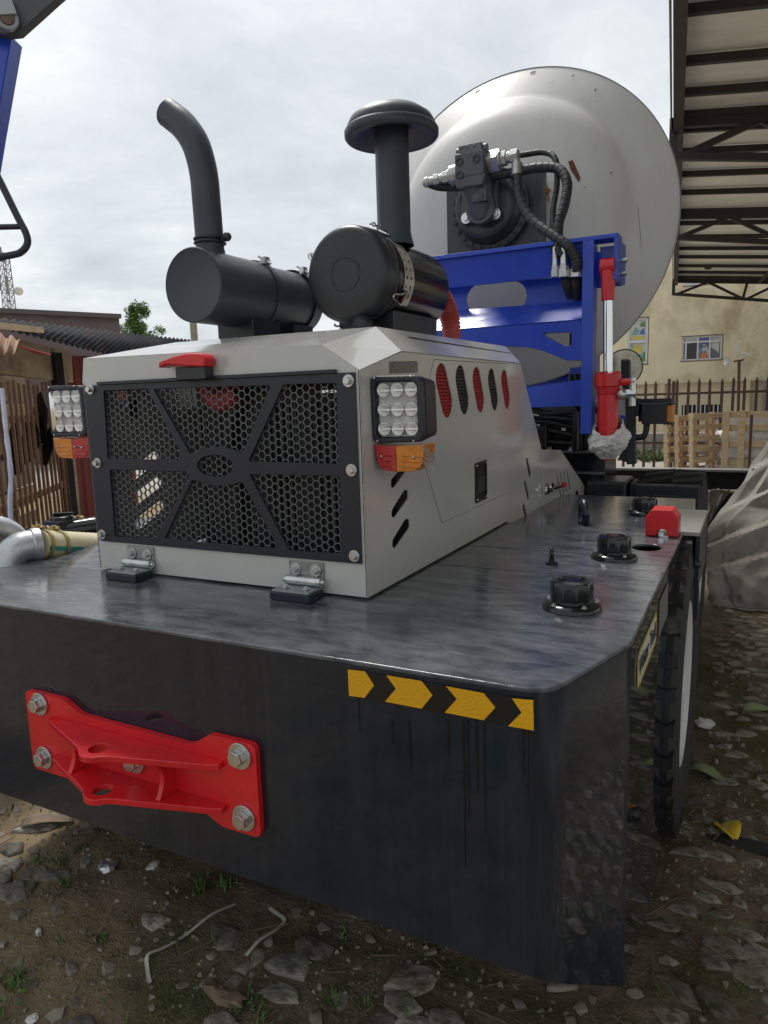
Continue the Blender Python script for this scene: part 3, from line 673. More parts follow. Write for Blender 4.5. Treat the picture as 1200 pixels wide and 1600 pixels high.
# ---- lamps
def lamp_cluster(x0, x1, zt, zb, y, right=True):
    dep = .115; w = x1-x0; h = zt-zb; oc = roundpoly([(x0+.004, zb), (x1, zb+.003), (x1-.004, zt-.004), (x0, zt)], .022, 6)
    # slightly bowed top edge
    k = B(); ic = roundpoly([(x0+.014, zb+.014), (x1-.016, zb+.016), (x1-.017, zt-.017), (x0+.013, zt-.015)], .018, 6)
    k.plate(oc, [ic], lambda u, v: (u, y, v), (0, .028, 0))
    la = k.build('rear_lamp', m_frame, MX, bevel=.004)
    k = B(); cx_, cz_ = (x0+x1)/2, (zb+zt)/2
    n = len(oc); f0 = [V((x, y+.028, z)) for x, z in oc]; f1 = [V((cx_+(x-cx_)*.90, y+dep, cz_+(z-cz_)*.90)) for x, z in oc]
    k.add(f0+f1, [(i, (i+1) % n, n+(i+1) % n, n+i) for i in range(n)]+[tuple(range(n, 2*n))]); k.build('lamp_body', m_frame, la, sharp=50)
    k = B(); k.plate(ic, [], lambda u, v: (u, y+.026, v), (0, .002, 0)); k.build('lamp_backing', m_lamp, la)
    led = None
    for i in range(3):
        for j in range(3):
            px_ = x0+w*(.235+.265*i); pz_ = zb+h*(.215+.285*j)
            if led is None:
                g = B(); r_ = w*.115
                g.lathe((0, 0, 0), (0, -1, 0), [(r_*.25, .0), (r_*.55, .004), (r_, .016), (r_*1.05, .017)], 14)
                g.b2((-r_*1.0, -.013, -.004), (r_*1.0, -.0, .001)); g.prism([(-r_*.7, -.002, r_*.2), (r_*.75, -.002, r_*.35), (r_*.5, -.016, r_*.75), (-r_*.55, -.016, r_*.7)], (0, .002, .002))
                g.prism([(-r_*.75, -.002, -r_*.25), (r_*.3, -.002, -r_*.3), (-r_*.1, -.016, -r_*.85), (-r_*.7, -.016, -r_*.6)], (0, .002, -.002))
                led = g.build('led_reflector', m_led, la, sharp=25, at=(px_, y+.025, pz_))
            else: inst(led, la, (px_, y+.025, pz_))
    k = B(); n = len(ic)
    rings = []
    for sc, yo in ((1, .004), (.96, -.002), (.7, -.006), (.3, -.008)): rings.append([V((cx_+(x-cx_)*sc, y+yo, cz_+(z-cz_)*sc)) for x, z in ic])
    vs = [q for r_ in rings for q in r_]; fs = [(j*n+i, j*n+(i+1) % n, (j+1)*n+(i+1) % n, (j+1)*n+i) for j in range(3) for i in range(n)]+[tuple(3*n+i for i in range(n))]
    k.add(vs, [f[::-1] for f in fs]); k.build('lamp_lens', m_clear, la)
    k = B()
    for sx_, sz_ in ((.10, .965), (.80, .968), (.12, .034), (.82, .030)): k.ball((x0+w*sx_, y-.001, zb+h*sz_), .0035, 8, 5)
    build_each(k, 'lamp_screw', m_zinc, la)
    # stop lamp and turn signal below
    zt2, zb2 = zb-.004, zb-.078; xm = x0+w*(.46 if right else .54)
    A_ = [(x0+.006, zt2), (xm, zt2-.004), (xm, zb2), (x0+.030, zb2+.004), (x0+.014, zb2+.022)]
    B_ = [(xm+.0008, zt2-.004), (x1+.002, zt2), (x1-.006, zb2+.022), (x1-.028, zb2+.003), (xm+.0008, zb2)]
    for nm, pl, M in (('stop_lamp' if right else 'turn_signal', A_, m_redlens if right else m_amber), ('turn_signal' if right else 'stop_lamp', B_, m_amber if right else m_redlens)):
        k = B(); k.plate(pl, [], lambda u, v: (u, y+.004, v), (0, .075, 0))
        for t in (.42, .62, .82):
            zq = zt2+(zb2-zt2)*t; xa, xb = min(p[0] for p in pl)+.018, max(p[0] for p in pl)-.012; k.b2((xa, y+.001, zq-.002), (xb, y+.005, zq+.002))
        k.build(nm, M, la, bevel=.004)
    k = B(); k.ball((x0+.028 if right else xm+.02, y+.001, zb-.036), .0045, 8, 5); k.ball((x1-.03, y+.001, zb-.038), .0045, 8, 5); build_each(k, 'lens_screw', m_zinc, la)
    k = B(); k.b2((x0+w*.2, y+dep-.03, cz_-.04), (x1-w*.2, y+dep+.05, cz_+.04)); k.b2((-.93 if right else -2.0, y+dep-.01, cz_-.03), (x1-.05 if right else -1.95, y+dep+.03, cz_+.03)); k.build('lamp_bracket', m_frame, la)
    return la
lamp_cluster(-.919, -.765, 1.828, 1.648, 1.715)
lamp_cluster(-2.236, -2.052, 1.848, 1.668, 1.735, False)
# crumpled protective film on the amber lens
k = B(); random.seed(4)
for i in range(9):
    x = -.772+random.uniform(-.01, .02); z = 1.645-i*.006; k.add([(x, 1.712+random.uniform(-.004, .01), z), (x+.02, 1.722, z-.012), (x+.008, 1.75, z-.03)], [(0, 1, 2)])
k.build('film_scrap', m_wrap, MX, smooth=False, props={'kind': 'stuff'})
A, Bq = sx(608, 568), sx(655, 579); k = B(); k.plate([(A[0], A[1]-.028), (A[0]+.19, A[1]-.022), (A[0]+.19, A[1]+.012), (A[0], A[1]+.006)], [], lambda u, v: (HX1+.001, u, v), (.001, 0, 0)); k.build('hood_nameplate', m_mottle, MX)

# ---- muffler and exhaust
MC = V((-1.762, 2.0, 2.180)); Rm = .128; ye = 2.66
k = B(); k.lathe(MC, (0, 1, 0), [(0, .004), (Rm-.010, .004), (Rm-.004, .0), (Rm, .004), (Rm, .335)], 56)
mf = k.build('exhaust_muffler', m_satin, MX)
k = B(); k.lathe(MC, (0, 1, 0), [(Rm-.006, .335), (Rm-.006, .62), (Rm+.002, .62), (Rm+.002, .66), (Rm*.6, .66), (.0, .66)], 56); k.build('muffler_rear_shell', m_satin, mf)
for yy, zs in ((2.335, .33), (2.60, .33)):
    k = B(); k.lathe(V((MC.x, yy, MC.z)), (0, 1, 0), [(Rm+.001, 0), (Rm+.005, 0), (Rm+.005, .028), (Rm+.001, .028)], 48); k.build('clamp_band', m_satin, mf)
    a = radians(62); c = V((MC.x+cos(a)*(Rm+.012), yy+.014, MC.z+sin(a)*(Rm+.012)))
    k = B(); k.cyl(c+V((-.03, 0, .022)), c+V((.024, 0, -.012)), .0055, n=10); k.box(c, (.02, .028, .03)); k.cyl(c+V((.0, -.018, 0)), c+V((0, .018, 0)), .012, n=10); k.build('clamp_screw', m_zinc, mf)
k = B(); k.b2((MC.x-.085, 2.22, 1.985), (MC.x+.085, 2.40, MC.z-Rm+.03)); k.b2((MC.x-.085, 2.50, 1.985), (MC.x+.085, 2.64, MC.z-Rm+.03)); build_each(k, 'muffler_saddle', m_black, mf, bevel=.006)
ep = lambda px, py: ony(px, py, 2.12)
pb = ep(329, 395); pth = cat_path([pb+V((0, 0, -.05)), ep(327, 370), ep(323, 320), ep(318, 270), ep(306, 226), ep(288, 198), ep(271, 183), ep(262, 176.5)], 8)
k = B(); k.lathe(pb+V((0, 0, -.075)), (0, 0, 1), [(.082, 0), (.066, .03), (.0545, .055), (.0515, .085)], 32); k.build('exhaust_collar', m_satin, mf)
k = B(); pr = .0505; k.tube(pth, lambda t: pr*(1-.06*max(0, t-.6)), 24, caps=False)
k.tube(pth[-10:], lambda t: pr*.90, 24, caps=False)
d = (pth[-1]-pth[-2]).normalized(); k.lathe(pth[-1]-d*.03, d, [(0, 0), (pr*.88, 0)], 24)
pipe = k.build('exhaust_pipe', m_satin, mf, sharp=60)
k = B(); c = ep(328, 374); k.torus(c, (0, 0, 1), .0545, .005, 28, 8); k.torus(c+V((0, 0, -.014)), (0, 0, 1), .0545, .004, 28, 8); k.bar(c+V((.05, 0, -.006)), c+V((.085, -.01, -.004)), .02, .018); k.ball(c+V((.088, -.012, -.004)), .016); k.ball(c+V((-.058, 0, -.008)), .008); k.build('pipe_clamp', m_black, mf)

# ---- air cleaner
AC = V((-1.290, 2.25, 2.203)); Ra = .167
k = B(); k.lathe(AC, (0, 1, 0), [(0, .004), (.052, .004), (.055, .001), (.059, .001), (.062, .004), (Ra-.030, .004), (Ra-.012, .010), (Ra, .028), (Ra, .075), (Ra+.004, .078), (Ra+.004, .092), (Ra, .095)], 72)
ac = k.build('air_cleaner_cover', m_black, MX, sharp=45)
k = B(); k.lathe(AC, (0, 1, 0), [(Ra-.012, .095), (Ra+.002, .098), (Ra+.006, .108), (Ra+.006, .118), (Ra-.006, .126), (Ra-.006, .16), (Ra-.006, .575), (Ra-.016, .585), (0, .585)], 72); body = k.build('air_cleaner_body', m_gloss, MX, sharp=40)
# wrapped aluminium nameplate with printed lines
a0, a1 = radians(-38), radians(46); n = 18; y0n, y1n = AC.y+.150, AC.y+.232
def wrapstrip(k, a0, a1, ya_, yb_, r, n=12):
    vs = []
    for i in range(n+1):
        a = a0+(a1-a0)*i/n
        for y in (ya_, yb_): vs.append((AC.x+cos(a)*r, y, AC.z+sin(a)*r))
    k.add(vs, [(2*i, 2*i+1, 2*i+3, 2*i+2) for i in range(n)])
k = B(); wrapstrip(k, a0, a1, y0n, y1n, Ra-.004); k.build('air_cleaner_nameplate', m_plate, body)
k = B(); random.seed(3)
for row in range(7):
    aa = a1-.06-row*.19
    for cc in range(2):
        yy = y0n+.012+cc*.036
        wrapstrip(k, aa-.05-.03*random.random(), aa, yy, yy+.004+.012*random.random(), Ra-.0032, 3)
k.build('nameplate_print', m_letter, body, props={'kind': 'stuff'})
def wireclip(ang):
    k = B(); u = V((cos(ang), 0, sin(ang))); w = V((-sin(ang), 0, cos(ang))); c = AC+u*(Ra+.004)
    for s_ in (-1, 1):
        k.tube(cat_path([c+V((0, .150, 0))+w*.022*s_, c+V((0, .118, 0))+u*.016+w*.022*s_, c+V((0, .085, 0))+u*.020+w*.014*s_, c+V((0, .055, 0))+u*.010+w*.008*s_]), .0028, 6)
    k.tube(cat_path([c+V((0, .055, 0))+u*.010+w*.008, c+V((0, .048, 0))+u*.016, c+V((0, .055, 0))+u*.010-w*.008]), .0028, 6)
    k.bar(c+V((0, .150, 0))-w*.028, c+V((0, .150, 0))+w*.028, .012, .012); k.build('wire_clip', m_chrome, body)
for a in (-28, 62, 152, 246): wireclip(radians(a))
k = B(); c = AC+V((-.155, .10, .075)); k.tube(cat_path([c, c+V((-.035, 0, .03)), c+V((-.055, 0, .022)), c+V((-.03, 0, -.004)), c+V((.005, 0, -.02))]), .0028, 6); k.build('wire_loop', m_zinc, body)
k = B(); c = AC+V((.045, .05, -Ra-.002)); d = V((.25, -.9, -.25)).normalized(); k.lathe(c-d*.01, d, [(.026, 0), (.033, .012), (.036, .03), (.036, .062), (.028, .082), (0, .088)], 24); k.build('dust_valve', m_black, body)
k = B(); k.tube(cat_path([AC+V((-.10+.012*i, .09, -Ra+.035-.006*i+.016*(i % 2))) for i in range(10)], 4), .0022, 6); k.build('locking_wire', m_zinc, body)
k = B(); k.b2((AC.x-.10, AC.y+.12, 1.985), (AC.x+.13, AC.y+.52, AC.z-Ra+.045)); k.build('air_cleaner_bracket', m_black, body, bevel=.006)
k = B(); k.tube([AC+V((.06, .22, -Ra+.01)), AC+V((.09, .50, -Ra+.02))], .003, 6); k.build('body_seam', m_dark, body)
SC = ony(612, 300, 2.50); SX, SY = SC.x-.004, 2.52
k = B(); k.lathe((SX, SY, 2.33), (0, 0, 1), [(.074, 0), (.066, .03), (.0625, .05), (.0625, .46)], 40); st = k.build('intake_stack', m_satin, MX)
zc0 = ony(611, 222, 2.5).z
k = B(); k.lathe((SX, SY, zc0+.040), (0, 0, 1), [(.06, .012), (.150, -.024), (.166, -.024), (.173, -.016), (.174, .002), (.168, .010), (.163, .014), (.163, .022), (.150, .046), (.115, .070), (.06, .083), (0, .086)], 56); k.build('rain_cap', m_satin, st, sharp=45)
# red ribbed intake hose behind
pth = cat_path([V((-1.17, 2.86, 2.13)), V((-1.11, 2.95, 2.16)), V((-1.075, 3.02, 2.10)), V((-1.085, 3.02, 1.97)), V((-1.10, 3.02, 1.9))], 14)
q0 = [onx(690, 455, -1.13), onx(703, 480, -1.08), onx(707, 505, -1.06), onx(707, 545, -1.06)]
pth = cat_path([V((-1.22, 2.82, 2.20)), ony(688, 462, 2.93), ony(698, 482, 2.97), ony(704, 505, 3.0), ony(707, 545, 3.02)], 18)
k = B(); nn_ = len(pth); k.tube(pth, lambda t: .041+.0035*sin(t*2*pi*24), 18); k.build('ribbed_hose', m_rhose, MX, sharp=80)
k = B(); k.tube(pth[:5], .046, 20); k.build('hose_clamp', m_zinc, MX)

# ---- drum
DC = V((-1.483, 4.90, 2.849)); tl = radians(-6); DAX = V((0, cos(tl), sin(tl)))
k = B(); Rd = 1.041
DP = [(.0, -.455), (.26, -.45), (.44, -.425), (.57, -.385), (.65, -.340), (.70, -.297), (.735, -.253), (.757, -.213), (.772, -.182), (.787, -.162), (.806, -.148), (.83, -.135), (1.025, -.012), (Rd, .0)]
k.lathe(DC, DAX, DP + [(Rd, .008), (Rd-.010, .012), (Rd-.03, .05), (.92, .55), (.74, 1.25), (.52, 2.0), (.42, 2.6), (.40, 2.6), (.35, 2.0)], 128)
drum = k.build('drum', m_drum, MX, sharp=50)
k = B(); k.lathe(DC, DAX, [(Rd+.004, -.004), (Rd+.006, .004), (Rd, .012)], 128); k.build('drum_rim', mat('rim_paint', (.38, .375, .36), .4), drum)
# rust scrapes on the dome
def scrape(pts, M, nm):
    k = B(); vs = []
    def hit(px, py):
        # march along the pixel ray to the drum head
        d = ray(px, py); prof = DP
        lo = 2.5
        for i in range(900):
            s_ = lo+i*.004; p = CAM+d*s_; q = p-DC; h = q.dot(DAX); r = (q-DAX*h).length
            for j in range(len(prof)-1):
                if prof[j][0] <= r <= prof[j+1][0]:
                    hh = prof[j][1]+(prof[j+1][1]-prof[j][1])*(r-prof[j][0])/(prof[j+1][0]-prof[j][0])
                    if h >= hh-.003: return p - d.normalized()*.006
        return p
    P = [hit(*q) for q in pts]; k.prism(P, -ray(*pts[0]).normalized()*.002); k.build(nm, M, drum, smooth=False)
m_rustmark = mat('rust_mark', (.13, .035, .018), .8, var=.5, vs=60); m_rustdrip = mat('rust_drip', (.34, .13, .035), .8, var=.5, vs=60)
scrape([(888, 252), (895, 250), (907, 278), (904, 284), (897, 272), (892, 266)], m_rustmark, 'rust_scrape')
for q in ([(849, 284), (853, 279), (855, 292), (852, 306), (849, 300)], [(855, 292), (862, 298), (858, 300), (855, 308), (853, 301)], [(857, 304), (859, 312), (858, 318), (856, 310)], [(850, 306), (852, 312), (851, 318)]): scrape(q, m_rustdrip, 'rust_drip')
m_scratch = mat('scratch_dark', (.20, .19, .175), .7, var=.4, vs=60)
for q in ([(828, 113), (836, 110), (837, 112), (829, 115)], [(742, 142), (750, 137), (750.5, 138.2), (743, 143)], [(893, 118), (897, 116), (897, 119)], [(928, 140), (932, 138), (931, 142)], [(952, 270), (957, 268), (956, 271)], [(912, 294), (915, 291), (915, 294)], [(996, 318), (996.6, 318), (1003, 388), (1002.6, 388)]): scrape(q, m_scratch, 'paint_scratch')
# ---- motor bracket plate, gear flange, hydraulic motor
yP = 4.33; bl_, tr_ = ony(699, 400, yP), ony(842, 268, yP)
k = B(); k.b2((bl_.x, yP, bl_.z-.1), (tr_.x, yP+.03, tr_.z)); k.b2((tr_.x, yP-.02, bl_.z-.1), (tr_.x+.03, yP+.06, tr_.z+.01)); mp = k.build('motor_plate', mat('plate_grey', (.055, .058, .062), .45, var=.15), MX, bevel=.003)
FC = ony(766, 328, 4.30)
k = B(); k.lathe(FC, (0, -1, 0), [(.238, -.16), (.238, .02), (.226, .024), (.205, .026), (.196, .06), (.188, .075), (.180, .115), (.170, .122), (.14, .124), (0, .124)], 64); gf = k.build('gear_flange', mat('gear_black', (.04, .043, .048), .34, var=.2), MX)
k = B()
for i in range(24): a = 2*pi*i/24; k.bolt(FC+V((cos(a)*.217, -.024, sin(a)*.217)), (0, -1, 0), .012, .014)
k.build('flange_bolt', m_black, gf, props={'kind': 'stuff'})
MP = lambda px, py, y=4.10: ony(px, py, y)
c = FC+V((0, -.124, 0)); k = B()
# lower housing (tapering), angled collar, valve body with side ports and a top cover
k.prism([c+V((-.115, 0, -.10)), c+V((.115, 0, -.10)), c+V((.095, 0, .02)), c+V((.10, 0, .14)), c+V((-.10, 0, .14)), c+V((-.115, 0, .02))], (0, -.05, 0))
t0, t1 = MP(752, 330, 4.10), MP(740, 275, 4.04)
k.cyl(t0+V((0, .03, -.03)), t1+V((0, .02, -.02)), .072, .088, 24); k.cyl(t0+V((0, -.03, .01)), t0+V((0, .02, .01)), .085, n=24)
k.box(MP(751, 303, 4.03), (.085, .05, .09)); k.cyl(MP(751, 308, 4.02), MP(751, 308, 3.995), .022, n=10)
hm = k.build('hydraulic_motor', mat('motor_grey', (.075, .08, .09), .42, var=.25, vs=14), MX, bevel=.006)
vb = MP(740, 262, 4.04); k = B(); k.box(vb, (.175, .15, .135)); k.prism([vb+V((-.10, -.076, -.06)), vb+V((.10, -.076, -.06)), vb+V((.075, -.076, -.12)), vb+V((-.075, -.076, -.12))], (0, .15, 0)); k.build('valve_block', mat('valve_grey', (.065, .07, .08), .42, var=.25, vs=14), hm, bevel=.012)
k = B(); k.box(vb+V((0, -.01, .085)), (.135, .10, .05)); k.cyl(vb+V((-.09, -.02, .085)), vb+V((.09, -.02, .085)), .024, n=12)
for dx in (-.05, -.015, .025): k.cyl(vb+V((dx, -.055, .095)), vb+V((dx, -.066, .095)), .009, n=8)
k.build('valve_cover', m_mesh, hm, bevel=.006)
k = B()
for dx, dz in ((-.055, .02), (.045, .02), (-.055, -.05)): k.lathe(vb+V((dx, -.077, dz)), (0, -1, 0), [(.022, -.01), (.022, .004), (.012, .004), (.012, -.01)], 16)
build_each(k, 'valve_port', m_black, hm)
k = B()
for dx in (-.095, .098): k.bolt(c+V((dx*.92, -.05, -.07)), (0, -1, 0), .023, .026)
k.build('motor_bolt', mat('bolt_white', (.75, .75, .73), .25, metal=.6), hm, props={'kind': 'stuff'})
fz = vb+V((0, 0, -.02))
def fitting(p, d, parts):
    k = B(); q = V(p); d = V(d).normalized()
    for r, l, n in parts: k.cyl(q, q+d*l, r, n=n); q = q+d*l
    k.build('hydraulic_fitting', m_fit, hm, bevel=.002); return q
qL = fitting(fz+V((-.088, 0, .0)), (-1, -.1, -.10), [(.055, .05, 20), (.040, .012, 20), (.034, .035, 6), (.026, .02, 16), (.032, .035, 6), (.024, .04, 16)])
k = B(); k.ball(qL, .030, 14, 10); k.build('hydraulic_fitting', m_fit, hm)
k = B(); k.tube(cat_path([qL, qL+V((.06, .05, -.02)), qL+V((.18, .09, -.03)), qL+V((.30, .13, -.03))]), .026); k.build('return_hose', m_hose, hm)
qR = fitting(fz+V((.088, 0, .035)), (1, -.05, .02), [(.060, .065, 4), (.048, .012, 20), (.040, .03, 6), (.030, .022, 16), (.036, .045, 6)])
hp3 = lambda px, py, y: ony(px, py, y)
k = B(); k.tube(cat_path([qR, hp3(797, 247, 4.03), hp3(807, 252, 4.03), hp3(808, 270, 4.03)]), .021, 14); k.cyl(hp3(808, 256, 4.03), hp3(808, 274, 4.02), .030, n=16); k.build('elbow_fitting', m_fit, hm)
def ribhose(P, r, nm, step=.034):
    pth = cat_path(P, 44); k = B(); L_ = sum((pth[i+1]-pth[i]).length for i in range(len(pth)-1))
    k.tube(pth, lambda t: r*(1.0 if (t*L_/step) % 1 > .14 else .90), 14); return k.build(nm, m_hose, MX, sharp=40)
ribhose([hp3(808, 272, 4.02), hp3(812, 310, 3.97), hp3(830, 342, 3.9), hp3(862, 366, 3.82), hp3(888, 385, 3.78), hp3(900, 405, 3.78), hp3(900, 425, 3.79)], .025, 'hydraulic_hose')
ribhose([hp3(765, 276, 4.07), hp3(800, 270, 4.05), hp3(840, 262, 4.02), hp3(872, 264, 3.98), hp3(886, 285, 3.93), hp3(882, 320, 3.88), hp3(873, 350, 3.84), hp3(872, 385, 3.81), hp3(878, 400, 3.8)], .026, 'hydraulic_hose')
ribhose([hp3(775, 245, 4.12), hp3(815, 242, 4.10), hp3(850, 238, 4.08), hp3(868, 250, 4.03), hp3(870, 290, 3.98), hp3(864, 330, 3.92), hp3(865, 370, 3.86), hp3(866, 395, 3.82)], .016, 'pilot_hose', .05)

# ---- blue drum frame
yF = 3.86
fp = lambda px, py, y=yF: (lambda p: (p.x, p.z))(ony(px, py, y))
XRr, XLr = -.62, 2*CXM+.62-.1
k = B()
def beam_sec(x0, x1, zoff0, zoff1):
    pass
topL, topR = ony(640, 406, yF).z, ony(972, 373, yF).z
zt_b = 2.535
k.b2((-2.3, 3.80, zt_b-.022), (-.622, 3.93, zt_b))                       # top flange
k.prism([(-2.3, 3.83, zt_b-.022), (-2.3, 3.845, zt_b-.022), (-2.3, 3.875, 2.365), (-2.3, 3.86, 2.365)], (1.51, 0, 0))   # upper face
bf = k.build('blue_drum_frame', m_blue, MX, bevel=.003)
# recessed web with obround hole, second face, lower web with arch and triangular hole
k = B(); yw = 4.02
ow = [fp(600, 455, yw), fp(918, 430, yw), fp(918, 510, yw), fp(600, 535, yw)]
hw = obround(fp(750, 467, yw), fp(800, 463.5, yw), .085)
k.plate(ow, [hw], lambda u, v: (u, yw, v), (0, .012, 0)); k.build('frame_web', m_blue, bf)
k = B(); pA, pB = ony(640, 490, 4.02), ony(915, 470, 4.02); pC, pD = ony(915, 498, 3.86), ony(640, 520, 3.86)
k.prism([pA, pB, pC, pD], (0, .012, -.008)); k.build('frame_shelf', m_blue, bf)
k = B(); yl = 3.868
arch = [fp(600, 523, yl), fp(915, 499, yl), fp(915, 563, yl), fp(885, 563, yl), fp(868, 556, yl), fp(845, 547, yl), fp(820, 542, yl), fp(790, 541, yl), fp(740, 546, yl), fp(690, 560, yl), fp(640, 590, yl), fp(600, 600, yl)]
tri = roundpoly([fp(846, 522, yl), fp(855, 519.5, yl), fp(893, 519, yl), fp(893, 540, yl), fp(883, 541.5, yl)], .012)
k.plate(arch, [tri], lambda u, v: (u, yl, v), (0, .05, 0)); k.build('frame_arch_plate', m_blue, bf, bevel=.002)
k = B(); k.plate(roundpoly([fp(886, 519.5, yl), fp(894, 519, yl), fp(894, 540, yl), fp(886, 541, yl)], .01), [], lambda u, v: (u, yl+.055, v), (0, .01, 0)); k.build('frame_tube_end', m_dark, bf)
# lower blue pan
k = B(); q0, q1 = ony(812, 607, 3.90), ony(915, 592, 3.90); k.prism([q0, q1, ony(915, 634, 3.90), ony(815, 637, 3.90)], (0, .03, 0)); k.prism([ony(812, 607, 3.93), ony(915, 592, 3.93), V((q1.x, 4.02, q1.z)), V((q0.x, 4.02, q0.z))], (0, .004, -.008)); k.build('lower_pan', m_blue, bf)
# right post: flanged channel, mirrored on the far side
for s_ in (0, 1):
    k = B(); f_ = (lambda v: V((2*CXM-v.x-.10, v.y, v.z))) if s_ else (lambda v: v)
    def pr(a, b):
        a, b = f_(V(a)), f_(V(b)); k.b2((min(a.x, b.x), a.y, a.z), (max(a.x, b.x), b.y, b.z))
    pr((-.792, 3.79, 1.55), (-.735, 3.86, 2.512)); pr((-.80, 3.862, 1.40), (-.62, 3.88, 2.15)) if 0 else None
    pr((-.80, 3.861, 1.55), (-.748, 3.96, 2.512))
    k.build('frame_post', m_blue, bf, bevel=.003)
k = B(); yb = 3.90
br_o = [fp(938, 386, yb), fp(969, 383, yb), fp(970, 441, yb), fp(938, 445, yb)]
ycut = fp(953, 428, yb)
cut = arc2(ycut[0]-.004, ycut[1]+.02, .047, 0, pi, 10)
k.plate([br_o[3], (ycut[0]-.051, br_o[3][1]), (ycut[0]-.051, ycut[1]+.02)] + cut[::-1][1:-1] + [(ycut[0]+.043, ycut[1]+.02), (ycut[0]+.043, br_o[2][1]), br_o[2], br_o[1], br_o[0]], [], lambda u, v: (u, yb, v), (0, .012, 0))
k.b2((-.640, 3.80, 2.315), (-.622, 4.05, 2.512)); k.build('cylinder_bracket', m_blue, bf, bevel=.002)
k = B(); k.b2((-.79, 4.06, 2.315), (-.64, 4.075, 2.5)); k.build('bracket_back', m_blue, bf)
k = B()
for (px, py) in ((975, 407), (976, 427)): q = ony(px, py, 3.92); k.cyl((-.62, 3.92, q.z), (-.595, 3.92, q.z), .012, n=10)
k.build('bracket_bolt', m_zinc, bf, props={'kind': 'stuff'})
# hose bulkhead fittings on the upper face, and their tails below
for px, big in ((867, .8), (881, 1.1), (900, 1.1)):
    k = B(); p = ony(px, 424, 3.80); k.cyl(p+V((0, 0, -.03)), p+V((0, 0, .01)), .030*big, n=6); k.cyl(p+V((0, 0, .01)), p+V((0, 0, .03)), .024*big, n=6); k.cyl(p+V((0, 0, .03)), p+V((0, 0, .12 if px < 890 else .05)), .017*big, n=14); k.build('bulkhead_fitting', m_zinc, bf, bevel=.002)
for a_, b_ in (((884, 434), (893, 462)), ((900, 434), (903, 465))):
    k = B(); k.tube(cat_path([ony(a_[0], a_[1], 3.845), ony((a_[0]+b_[0])/2, (a_[1]+b_[1])/2, 3.87), ony(*b_, 3.92)]), .030); k.build('hose_tail', m_hose, bf)
# ---- lift cylinder
cx0 = ony(950, 420, 3.84); cb = ony(951, 670, 3.80)
xq = lambda py: ony(950, py, 3.82)
k = B(); k.cyl(xq(416)+V((-.035, 0, 0)), xq(416)+V((.035, 0, 0)), .040, n=24); k.cyl(xq(422), xq(470), .036, .032, 22); rod_eye = k.build('rod_eye', m_red, MX, bevel=.003)
k = B(); k.cyl(xq(470), xq(590), .024, n=24); k.build('cylinder_rod', m_chrome, MX)
k = B(); k.cyl(xq(584), xq(604), .066, n=28); k.cyl(xq(604), xq(616), .060, .054, 28); k.cyl(xq(616), xq(690), .052, n=28); k.cyl(xq(690), xq(718), .052, .03, 28)
k.cyl(xq(598)+V((.05, 0, 0)), xq(598)+V((.13, 0, 0)), .018, n=12)
cy = k.build('cylinder_barrel', m_red, MX, bevel=.003)
k = B()
for i in range(8): a = 2*pi*i/8; k.bolt(xq(584)+V((cos(a)*.05, sin(a)*.05, 0)), (0, 0, 1), .010, .012)
k.build('gland_bolt', m_red, cy, props={'kind': 'stuff'})
k = B(); q = xq(598)+V((.12, 0, 0)); k.cyl(q+V((0, 0, .02)), q+V((0, 0, -.12)), .018, n=12); k.cyl(q+V((-.05, 0, -.06)), q+V((.02, 0, -.06)), .026, n=6); k.ball(q+V((-.05, -.01, -.06)), .03, 10, 8); k.build('cylinder_port', m_zinc, cy)
# crumpled wrap around its foot
k = B(); random.seed(9); rings = 26; n = 56; vs = []; fs = []
for j in range(rings):
    t = j/(rings-1); pc = xq(680+t*36); rb = .064+.045*sin(pi*min(1, t*1.05))**.8-.02*t
    for i in range(n):
        a = 2*pi*i/n; d_ = V((cos(a), sin(a), 0)); zoff = .11*(.5+.5*sin(a))*(1-t)
        nz_ = noise.noise(V((cos(a)*2.2, sin(a)*2.2, t*5+.8*sin(a*3))))*.020+noise.noise(V((cos(a)*6, sin(a)*6, t*16+2*sin(a*4))))*.010-abs(noise.noise(V((cos(a)*4, sin(a)*4, t*3+a))))*.014
        vs.append(pc + d_*(rb+nz_) + V((0, 0, zoff)))
for j in range(rings-1):
    for i in range(n): fs.append((j*n+i, j*n+(i+1) % n, (j+1)*n+(i+1) % n, (j+1)*n+i))
k.add(vs, fs); k.build('plastic_wrap', m_wrap, cy, sharp=25)
# ---- black chassis and machinery between hood and cab
k = B(); yb = 4.0
k.b2((-1.70, 4.58, 1.02), (-.80, 5.0, 1.395)); k.b2((-2.2, 4.2, .55), (-.95, 6.2, 1.02)); k.b2((-1.9, 3.6, 1.02), (-1.1, 4.57, 1.30))
ch = k.build('chassis_frame', m_gloss, MX, bevel=.008)
k = B(); k.b2((-1.6, 4.55, 1.385), (-.78, 4.58, 1.400)); k.b2((-1.6, 4.57, 1.25), (-.80, 4.58, 1.265)); k.build('chassis_lip', mat('worn_edge', (.18, .18, .19), .3, metal=.6), ch)
k = B(); k.b2((-1.7, 4.62, 1.40), (-.88, 4.95, 1.71)); k.b2((-.98, 4.45, 1.40), (-.94, 4.6, 1.70)); k.b2((-1.25, 4.5, 1.42), (-1.15, 4.6, 1.56)); k.cyl((-1.35, 4.5, 1.5), (-1.35, 4.6, 1.5), .05); k.build('turntable_housing', m_gloss, ch, bevel=.01)
random.seed(21)
for i in range(5):
    k = B(); z = 1.46+.05*i; k.tube(cat_path([V((-1.5, 4.60, z)), V((-1.36, 4.52-.02*i, z+.02)), V((-1.2, 4.55, z+.03*sin(i))), V((-.98, 4.58, z-.02))]), .014+.003*(i % 2)); k.build('chassis_hose', m_hose, ch)
k = B()
